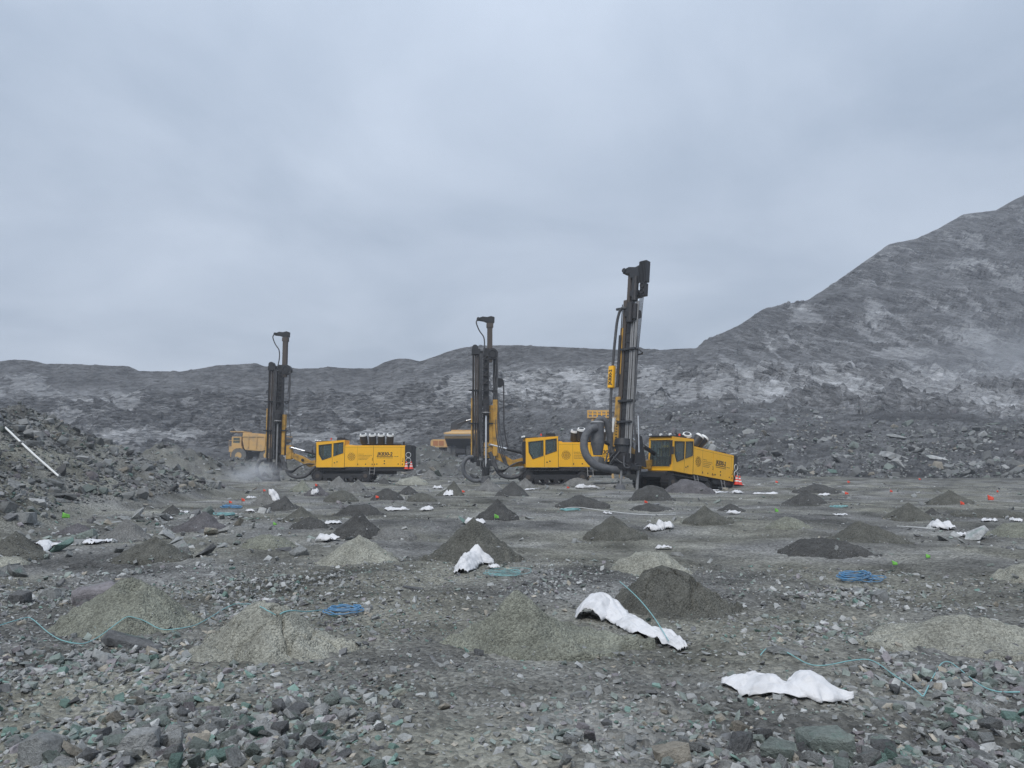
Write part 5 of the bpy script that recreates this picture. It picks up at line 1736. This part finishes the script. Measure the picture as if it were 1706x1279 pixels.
MB().b2(-.55, .55, -.78, -.5, zt - 1.9, zt - .02).obj('access_panel', M['yellow_dirty'], mp_)
rl = MB()
for y_ in (-.95, .95):
    for k in range(6):
        x_ = -1.1 + k * .44
        rl.cyl((x_, y_, zt + .14), (x_, y_, zt + .72), .025, n=6)
    for zz in (.45, .72):
        rl.tube([(-1.1, y_, zt + zz), (1.1, y_, zt + zz)], .025, 6)
for x_ in (-1.1, 1.1):
    rl.tube([(x_, -.95, zt + .72), (x_, .95, zt + .72)], .025, 6)
rl.obj('handrail', M['yellow'], mp_)
ld = MB()
for s_ in (0, .4):
    ld.cyl((1.0 + s_, -1.05, zt + .1), (1.9 + s_, -1.2, 0), .03, n=6)
for k in range(14):
    t = k / 14
    ld.cyl((1.0 + .9 * t, -1.05 - .15 * t, zt * (1 - t)), (1.4 + .9 * t, -1.05 - .15 * t, zt * (1 - t)), .022, n=6)
ld.obj('ladder', M['yellow_dirty'], mp_)


# ================================================================== BAGS, SCRAPS, CORDS, MARKERS
def sheet(name, pts, widths, arch, label, cat, group=None, wr=.03, nl=60, nw=22, lift=.01, seed=0, skew=0.0):
    """crumpled woven sheet laid along world points, hugging the ground and the piles."""
    P = np.array(spline([tuple(p) for p in pts], 10))
    s = np.concatenate([[0], np.cumsum(np.linalg.norm(np.diff(P[:, :2], axis=0), axis=1))]); s /= s[-1]
    q = np.linspace(0, 1, nl)
    cx = np.interp(q, s, P[:, 0]); cy = np.interp(q, s, P[:, 1]); cz = np.interp(q, s, P[:, 2])
    tx, ty = np.gradient(cx), np.gradient(cy); ln = np.hypot(tx, ty) + 1e-9
    lx, ly = -ty / ln, tx / ln
    wd = np.interp(q, np.linspace(0, 1, len(widths)), widths)
    ar = np.interp(q, np.linspace(0, 1, len(arch)), arch)
    t = np.linspace(-1, 1, nw)
    Q, T = np.meshgrid(q, t, indexing='ij')
    scl = max(widths)
    edge = 1 + .22 * perlin(Q * 7 + seed, np.sign(T) * 3.0, 5) * np.abs(T)
    X = cx[:, None] + lx[:, None] * wd[:, None] * T * edge
    Y = cy[:, None] + ly[:, None] * wd[:, None] * T * edge
    G = HM(X.ravel(), Y.ravel()).reshape(X.shape)
    fold = np.abs(perlin(Q * 3 + seed, T * 1.8 + seed + Q * 2, 9)) + .6 * np.abs(perlin(Q * 6 + 3 + seed, T * 3.6 - Q * 3, 10)) + .25 * perlin(Q * 15, T * 7 + seed, 12)
    Z = np.maximum(G, cz[:, None] * 0 - 99) + lift + ar[:, None] * (1 - (T * (1 - skew) + skew * .4) ** 2).clip(0, 1) + wr * fold
    V = np.stack([X, Y, Z], -1).reshape(-1, 3)
    c = V.mean(0); c[2] = V[:, 2].min()
    o = np_obj(name, V - c, grid_faces(nl, nw), M['bag'], smooth=True)
    o.location = c
    md = o.modifiers.new('thickness', 'SOLIDIFY'); md.thickness = .004
    return tag(o, label, cat, group)


def onHM(u, v):
    return hitH(u, v, HM)


def ppts(*uv):
    return [onHM(u, v) for u, v in uv]


sheet('plastic_bag', ppts((1203, 1140), (1260, 1150), (1310, 1154), (1360, 1156), (1422, 1162)), [.05, .17, .19, .10, .19, .17, .03], [.02, .07, .09, .03, .13, .08, .01],
      'flat white woven bag with two humps on the dirt at the right front', 'bag', wr=.026, seed=1)
sheet('plastic_bag', ppts((980, 1036), (1005, 1022), (1040, 1040), (1072, 1056), (1105, 1070), (1138, 1086)), [.14, .25, .18, .15, .16, .13, .05], [.11, .22, .10, .05, .06, .05, .01],
      'long crumpled white bag draped from the wide olive pile down to the dirt', 'bag', wr=.040, seed=4)
sheet('plastic_bag', ppts((768, 956), (780, 945), (792, 938), (812, 940), (822, 938)), [.10, .16, .16, .18, .05], [.04, .13, .19, .16, .03],
      'white bag bent like an arch at the foot of the pointed dark cone', 'bag', wr=.04, seed=7)
sheet('plastic_bag', ppts((815, 948), (832, 947)), [.08, .10, .04], [.02, .05, .01], 'cream coloured scrap right of the arched white bag', 'scrap', wr=.03, seed=9, nl=24, nw=10)
SCR = [  # u0,v0,u1,v1,width m,arch,label
    (775, 873, 808, 873, .22, .16, 'white bag on the tip of the pointed dark cone'),
    (530, 903, 562, 900, .26, .22, 'small crumpled white bag left of the pale sand cone'),
    (545, 871, 566, 873, .18, .03, 'white strip behind the small crumpled bag'),
    (640, 853, 682, 845, .30, .14, 'white bag stretched beside the flat dark pile'),
    (706, 852, 716, 849, .25, .18, 'small white torn bag right of the stretched one'),
    (451, 828, 463, 826, .25, .12, 'white scrap on the shoulder of the dark cone at left'),
    (518, 822, 531, 820, .16, .22, 'white scrap at the foot of the small reddish cone'),
    (721, 818, 738, 812, .35, .30, 'whitish bag on the left flank of the olive cone'),
    (738, 826, 755, 824, .2, .06, 'thin white scrap in front of the olive cone with the orange marker'),
    (960, 814, 996, 813, .35, .30, 'white bag lying right of the red marker near the middle rig'),
    (876, 817, 899, 815, .2, .03, 'white strip on the ground before the middle rig tracks'),
    (1083, 884, 1096, 882, .22, .16, 'left lobe of white bag on the open dirt'),
    (1094, 879, 1122, 880, .24, .26, 'white knotted bag left of the neat dark olive cone'),
    (1192, 821, 1228, 821, .2, .06, 'white strip in front of the right drill rig'),
    (1225, 822, 1232, 821, .3, .22, 'white knob of bag at the end of the strip by the right rig'),
    (1254, 821, 1296, 824, .3, .12, 'long white scrap right of the right drill rig'),
    (1366, 826, 1381, 824, .25, .08, 'white strip beside the long dark heap'),
    (1391, 859, 1409, 859, .16, .04, 'short white strip in mid-field right of centre'),
    (1554, 882, 1588, 881, .30, .26, 'white bag on the dirt right of the neat dark cone'),
    (1592, 892, 1628, 896, .16, .06, 'torn white strip right of the white bag on the right'),
    (1635, 868, 1662, 869, .2, .05, 'pale strip in the distance near the right edge'),
    (1682, 868, 1704, 869, .22, .10, 'white scrap in the distance at the right edge'),
    (1218, 857, 1228, 855, .2, .10, 'white scrap behind the neat dark olive cone'),
    (1093, 915, 1118, 916, .10, .06, 'small white scrap on the dirt above the flat pale pile'),
    (64, 909, 76, 905, .18, .10, 'white scrap on the shoulder of the dark olive cone at the left edge'),
    (88, 911, 104, 911, .16, .05, 'white scrap right of the dark olive cone at the left edge'),
    (152, 908, 164, 904, .2, .06, 'small white scrap among the blocks left of the dark olive cone'),
    (172, 905, 182, 903, .2, .05, 'tiny white scrap among the blocks, right one of two'),
    (268, 868, 288, 861, .25, .06, 'white scrap below the rock bank'),
    (290, 861, 316, 849, .22, .06, 'long white strip at the foot of the rock bank'),
    (410, 838, 427, 827, .30, .12, 'white strip leaning by the red markers left of centre'),
    (412, 853, 422, 852, .2, .06, 'white scrap right of the dark cord box on the left'),
    (1185, 815, 1200, 816, .2, .05, 'thin white scrap at the foot of the reddish dark heap'),
    (1005, 853, 1020, 858, .12, .03, 'thin white tape piece right of the rounded blackish heap'),
]
for i, (a, b_, c, d, wd, ar, lab) in enumerate(SCR):
    p0, p1 = onHM(a, b_), onHM(c, d)
    # keep both ends at a like distance so that a scrap does not stretch over the field
    if abs(p1[1] - p0[1]) > 3 * abs(p1[0] - p0[0]) + .3:
        ym = .5 * (p0[1] + p1[1])
        p0 = p0 * (ym / p0[1]); p1 = p1 * (ym / p1[1])
    mid = .5 * (p0 + p1)
    sheet('plastic_scrap', [p0, mid, p1], [wd * .35, wd, wd * .7, wd * .9, wd * .25], [ar * .12, ar * .65, ar * .25, ar * .55, ar * .06], lab, 'scrap', 'white plastic scraps on the blast field',
          wr=.05 + .1 * ar, nl=22, nw=9, lift=.015, seed=20 + i * 3)


def cord(pts, r, material, label, lift=.03, group='blasting cords on the ground', n=6, k=10, name='blasting_cord', cat='cord'):
    P = []
    for q in pts:
        p = onHM(q[0], q[1])
        P.append((p[0], p[1], p[2] + (q[2] if len(q) > 2 else 0)))
    S = [np.array(s_) for s_ in spline(P, k)]
    Z = HM(np.array([s_[0] for s_ in S]), np.array([s_[1] for s_ in S]))
    S = [(s_[0], s_[1], max(s_[2], z) + lift) for s_, z in zip(S, Z)]
    A_ = np.array(S)
    B_ = np.stack([np.convolve(np.pad(A_[:, q], 4, mode='edge'), np.ones(9) / 9, 'valid') for q in range(3)], 1)
    S = [tuple(q) for q in B_]
    c = np.array(S[0])
    o = MB().tube([tuple(np.array(s_) - c) for s_ in S], r, n).obj(name, M[material], None)
    o.location = c
    return tag(o, label, cat, group)


cord([(1265, 1100), (1285, 1082), (1330, 1105), (1370, 1117), (1440, 1103), (1480, 1125), (1528, 1158), (1540, 1168), (1553, 1140), (1575, 1106), (1610, 1130), (1650, 1158), (1706, 1160)], .0045, 'cord_teal',
     'teal cord waving over the rubble at the right front')
cord([(-10, 1050), (35, 1036), (52, 1034), (80, 1060), (110, 1076), (140, 1078), (165, 1066), (200, 1040), (222, 1034), (250, 1046), (280, 1056), (320, 1050), (355, 1030), (395, 1011), (430, 1016), (462, 1032)], .0045, 'cord_teal',
     'teal cord running over the two big sand piles at the left front')
cord([(1030, 1008, .25), (1060, 1025, .18), (1090, 1050, .1), (1117, 1082, .02)], .0045, 'cord_teal', 'teal cord hanging over the long crumpled white bag')
cord([(462, 1032), (500, 1026), (540, 1020)], .006, 'cord_teal', 'teal cord end leading to the light blue coil')
cord([(930, 850), (960, 846), (1005, 852), (1040, 856), (1090, 860), (1130, 858)], .009, 'white_line', 'pale cord lying across mid-field beyond the knobbly cone', n=5)
cord([(1490, 878), (1530, 880), (1570, 884)], .007, 'white_line', 'pale cord left of the white bag on the right', n=5)


def coil(u, v, ru, material, label, loops=7, r=.0065, seed=0):
    rr = random.Random(seed)
    p = onHM(u, v)
    rad = ru / FPX * p[1]
    pts = []
    for k in range(loops):
        a0 = rr.uniform(0, 6.28); ro = rad * rr.uniform(.62, 1.0)
        ox, oy = rr.uniform(-.22, .22) * rad, rr.uniform(-.18, .18) * rad
        el = rr.uniform(.75, 1.0)
        for j in range(22):
            a = a0 + 2 * math.pi * j / 22
            pts.append((p[0] + ox + ro * math.cos(a), p[1] + oy + ro * el * math.sin(a), .02 + .012 * k + .02 * rr.random()))
    Z = HM(np.array([q[0] for q in pts]), np.array([q[1] for q in pts]))
    zl = np.convolve(np.pad(Z, 4, mode='edge'), np.ones(9) / 9, 'valid')
    S = [(q[0] - p[0], q[1] - p[1], max(z, zz) + q[2] - p[2]) for q, z, zz in zip(pts, Z, zl)]
    o = MB().tube(S, r, 5).obj('cord_coil', M[material], None)
    o.location = p
    return tag(o, label, 'cord coil', 'coils of blasting cord')


coil(1425, 968, 27, 'cord_blue', 'bright blue cord coil on flat rocks at the right', 8, .007, 1)
coil(1452, 966, 20, 'cord_blue', 'looser blue cord loops at the right end of the bright coil', 3, .006, 2)
coil(568, 1024, 34, 'cord_blue', 'light blue cord coil behind the pale cracked pile', 5, .007, 3)
coil(842, 958, 38, 'cord_teal', 'thin teal cord loops right of the arched white bag', 4, .004, 4)
coil(948, 851, 18, 'cord_teal', 'thin cord loops before the rounded blackish heap', 4, .012, 5)
coil(385, 846, 18, 'cord_blue', 'blue cord coil by the red markers left of centre', 5, .016, 6)
coil(376, 858, 20, 'cord_teal', 'teal cord loops in front of the blue coil left of centre', 4, .014, 7)
coil(1400, 845, 14, 'cord_teal', 'faint teal cord loops right of the dark cone beyond', 3, .014, 8)

# the long white pipe on the bank
_pp = [onHM(8, 722), onHM(52, 764), onHM(97, 804)]
_pa = [np.array(q) + np.array([0, 0, .22]) for q in _pp]
_po = MB().tube([tuple(np.array(q) - _pa[0]) for q in spline([tuple(q) for q in _pa], 10)], .034, 8).obj('white_pipe', M['white_line'], None)
_po.location = _pa[0]
tag(_po, 'long white plastic pipe lying down the rock bank at the left', 'pipe')


def marker(u, v, h, material, label, group, seed):
    rr = random.Random(seed)
    p = onHM(u, v)
    o = tag(empty('marker_flag', (p[0], p[1], p[2] - .02)), label, 'marker flag', group)
    tl = rr.uniform(-.12, .12) * h
    MB().tube([(0, 0, 0), (tl * .5, 0, h * .55), (tl, 0, h)], .009, 5).obj('stake', M['grey_steel'], o)
    w_ = h * rr.uniform(.5, .8)
    V, F = [], []
    for i in range(6):
        for j in range(5):
            a, b_ = i / 5, j / 4
            V.append((tl * (1 - .5 * b_) + w_ * a, .06 * h * math.sin(a * 5 + b_ * 2 + seed), h * (1 - .62 * b_ * (1 - .5 * a) - .28 * a)))
    F = [(i * 5 + j, i * 5 + j + 1, (i + 1) * 5 + j + 1, (i + 1) * 5 + j) for i in range(5) for j in range(4)]
    f = MB().add(V, F).obj('flag', M[material], o)
    md = f.modifiers.new('thickness', 'SOLIDIFY'); md.thickness = .006
    return o


ORG = [(625, 832, .32, 'orange marker standing between two rounded dark piles'), (770, 822, .30, 'red marker at the right foot of the olive cone with a bag'),
       (944, 815, .32, 'red marker at the left foot of the small grey heap'), (1074, 840, .26, 'red marker on the very low dark heap'),
       (403, 838, .36, 'red marker by the blue coil, right one'), (381, 840, .26, 'red marker by the blue coil, left one'), (438, 820, .30, 'reddish marker below the dust hose of the left rig'),
       (525, 812, .35, 'orange marker on the small reddish cone'), (1408, 826, .36, 'red marker right of the long dark heap'), (1483, 822, .36, 'red marker alone on the open ground at the right'),
       (1600, 844, .36, 'red marker leaning at the foot of the far right cone'), (1646, 838, .55, 'tall red marker near the right edge'),
       (1292, 806, .42, 'small orange marker beyond the right rig\'s tail'), (1412, 806, .42, 'small orange marker at the foot of the muck slope'),
       (1531, 801, .42, 'far small orange marker at the foot of the muck slope, right'), (1660, 822, .34, 'small orange marker in the distance behind the tall red one')]
for i, (u, v, h, lab) in enumerate(ORG):
    marker(u, v, h * .62, 'flag_orange', lab, 'red and orange hole markers', i)
GRN = [(103, 868, .26, 'lime green marker on the rock bank foot at the left'), (824, 867, .20, 'lime green marker at the foot of the dark cone in mid-field'),
       (1291, 856, .20, 'lime green marker left of the low olive mound'), (1487, 944, .12, 'lime green marker on the dirt right, nearer one'),
       (1542, 932, .12, 'lime green marker on the dirt right, farther one'), (455, 877, .14, 'yellowish green marker left of the low dark crumbly pile')]
for i, (u, v, h, lab) in enumerate(GRN):
    marker(u, v, h, 'flag_green', lab, 'lime green hole markers', 40 + i)

# ================================================================== AIR
HZ = bpy.data.meshes.new('haze')
bm = bmesh.new(); bmesh.ops.create_cube(bm, size=1.0); bm.to_mesh(HZ); bm.free()
hz = bpy.data.objects.new('haze', HZ)
C.objects.link(hz)
hz.scale = (1000, 720, 140); hz.location = (0, 150, 62)
hm = bpy.data.materials.new('haze_air'); hm.use_nodes = True
hn = hm.node_tree; hn.nodes.clear()
ho = hn.nodes.new('ShaderNodeOutputMaterial'); pv = hn.nodes.new('ShaderNodeVolumePrincipled')
pv.inputs['Color'].default_value = (0.86, 0.91, 1.0, 1)
pv.inputs['Density'].default_value = 0.0007
hn.links.new(pv.outputs[0], ho.inputs['Volume'])
HZ.materials.append(hm)
tag(hz, kind='stuff')


def dust(name, c, size, dens, scale):
    me = bpy.data.meshes.new(name)
    bm = bmesh.new(); bmesh.ops.create_icosphere(bm, subdivisions=3, radius=1.0); bm.to_mesh(me); bm.free()
    o = bpy.data.objects.new(name, me); C.objects.link(o)
    o.location = c; o.scale = size
    m = bpy.data.materials.new(name + '_air'); m.use_nodes = True
    t = m.node_tree; t.nodes.clear()
    out = t.nodes.new('ShaderNodeOutputMaterial'); v = t.nodes.new('ShaderNodeVolumePrincipled')
    v.inputs['Color'].default_value = (.86, .88, .92, 1)
    co = t.nodes.new('ShaderNodeTexCoord'); no = t.nodes.new('ShaderNodeTexNoise')
    no.inputs['Scale'].default_value = scale; no.inputs['Detail'].default_value = 3
    t.links.new(co.outputs['Object'], no.inputs['Vector'])
    ln = t.nodes.new('ShaderNodeVectorMath'); ln.operation = 'LENGTH'; t.links.new(co.outputs['Object'], ln.inputs[0])
    f = t.nodes.new('ShaderNodeMapRange'); f.interpolation_type = 'SMOOTHSTEP'
    f.inputs[1].default_value = 1.0; f.inputs[2].default_value = .1; t.links.new(ln.outputs['Value'], f.inputs[0])
    r = t.nodes.new('ShaderNodeMapRange'); r.inputs[1].default_value = .38; r.inputs[2].default_value = .75; r.inputs[4].default_value = dens
    t.links.new(no.outputs['Fac'], r.inputs[0])
    mu = t.nodes.new('ShaderNodeMath'); mu.operation = 'MULTIPLY'
    t.links.new(f.outputs[0], mu.inputs[0]); t.links.new(r.outputs[0], mu.inputs[1])
    t.links.new(mu.outputs[0], v.inputs['Density']); t.links.new(v.outputs[0], out.inputs['Volume'])
    me.materials.append(m)
    return o


dp = at(436, 800, 61.5)
tag(dust('drilling_dust', (dp[0] - .6, dp[1], .7), (3.2, 2.4, 1.3), .9, 1.6), 'pale dust blowing from the drill hole under the left mast', 'dust', kind='stuff')
dp = at(1680, 615, 160)
tag(dust('hill_dust', tuple(dp), (26, 14, 17), .055, 1.5), 'drifting dust veil before the hill at the right edge', 'dust', kind='stuff')
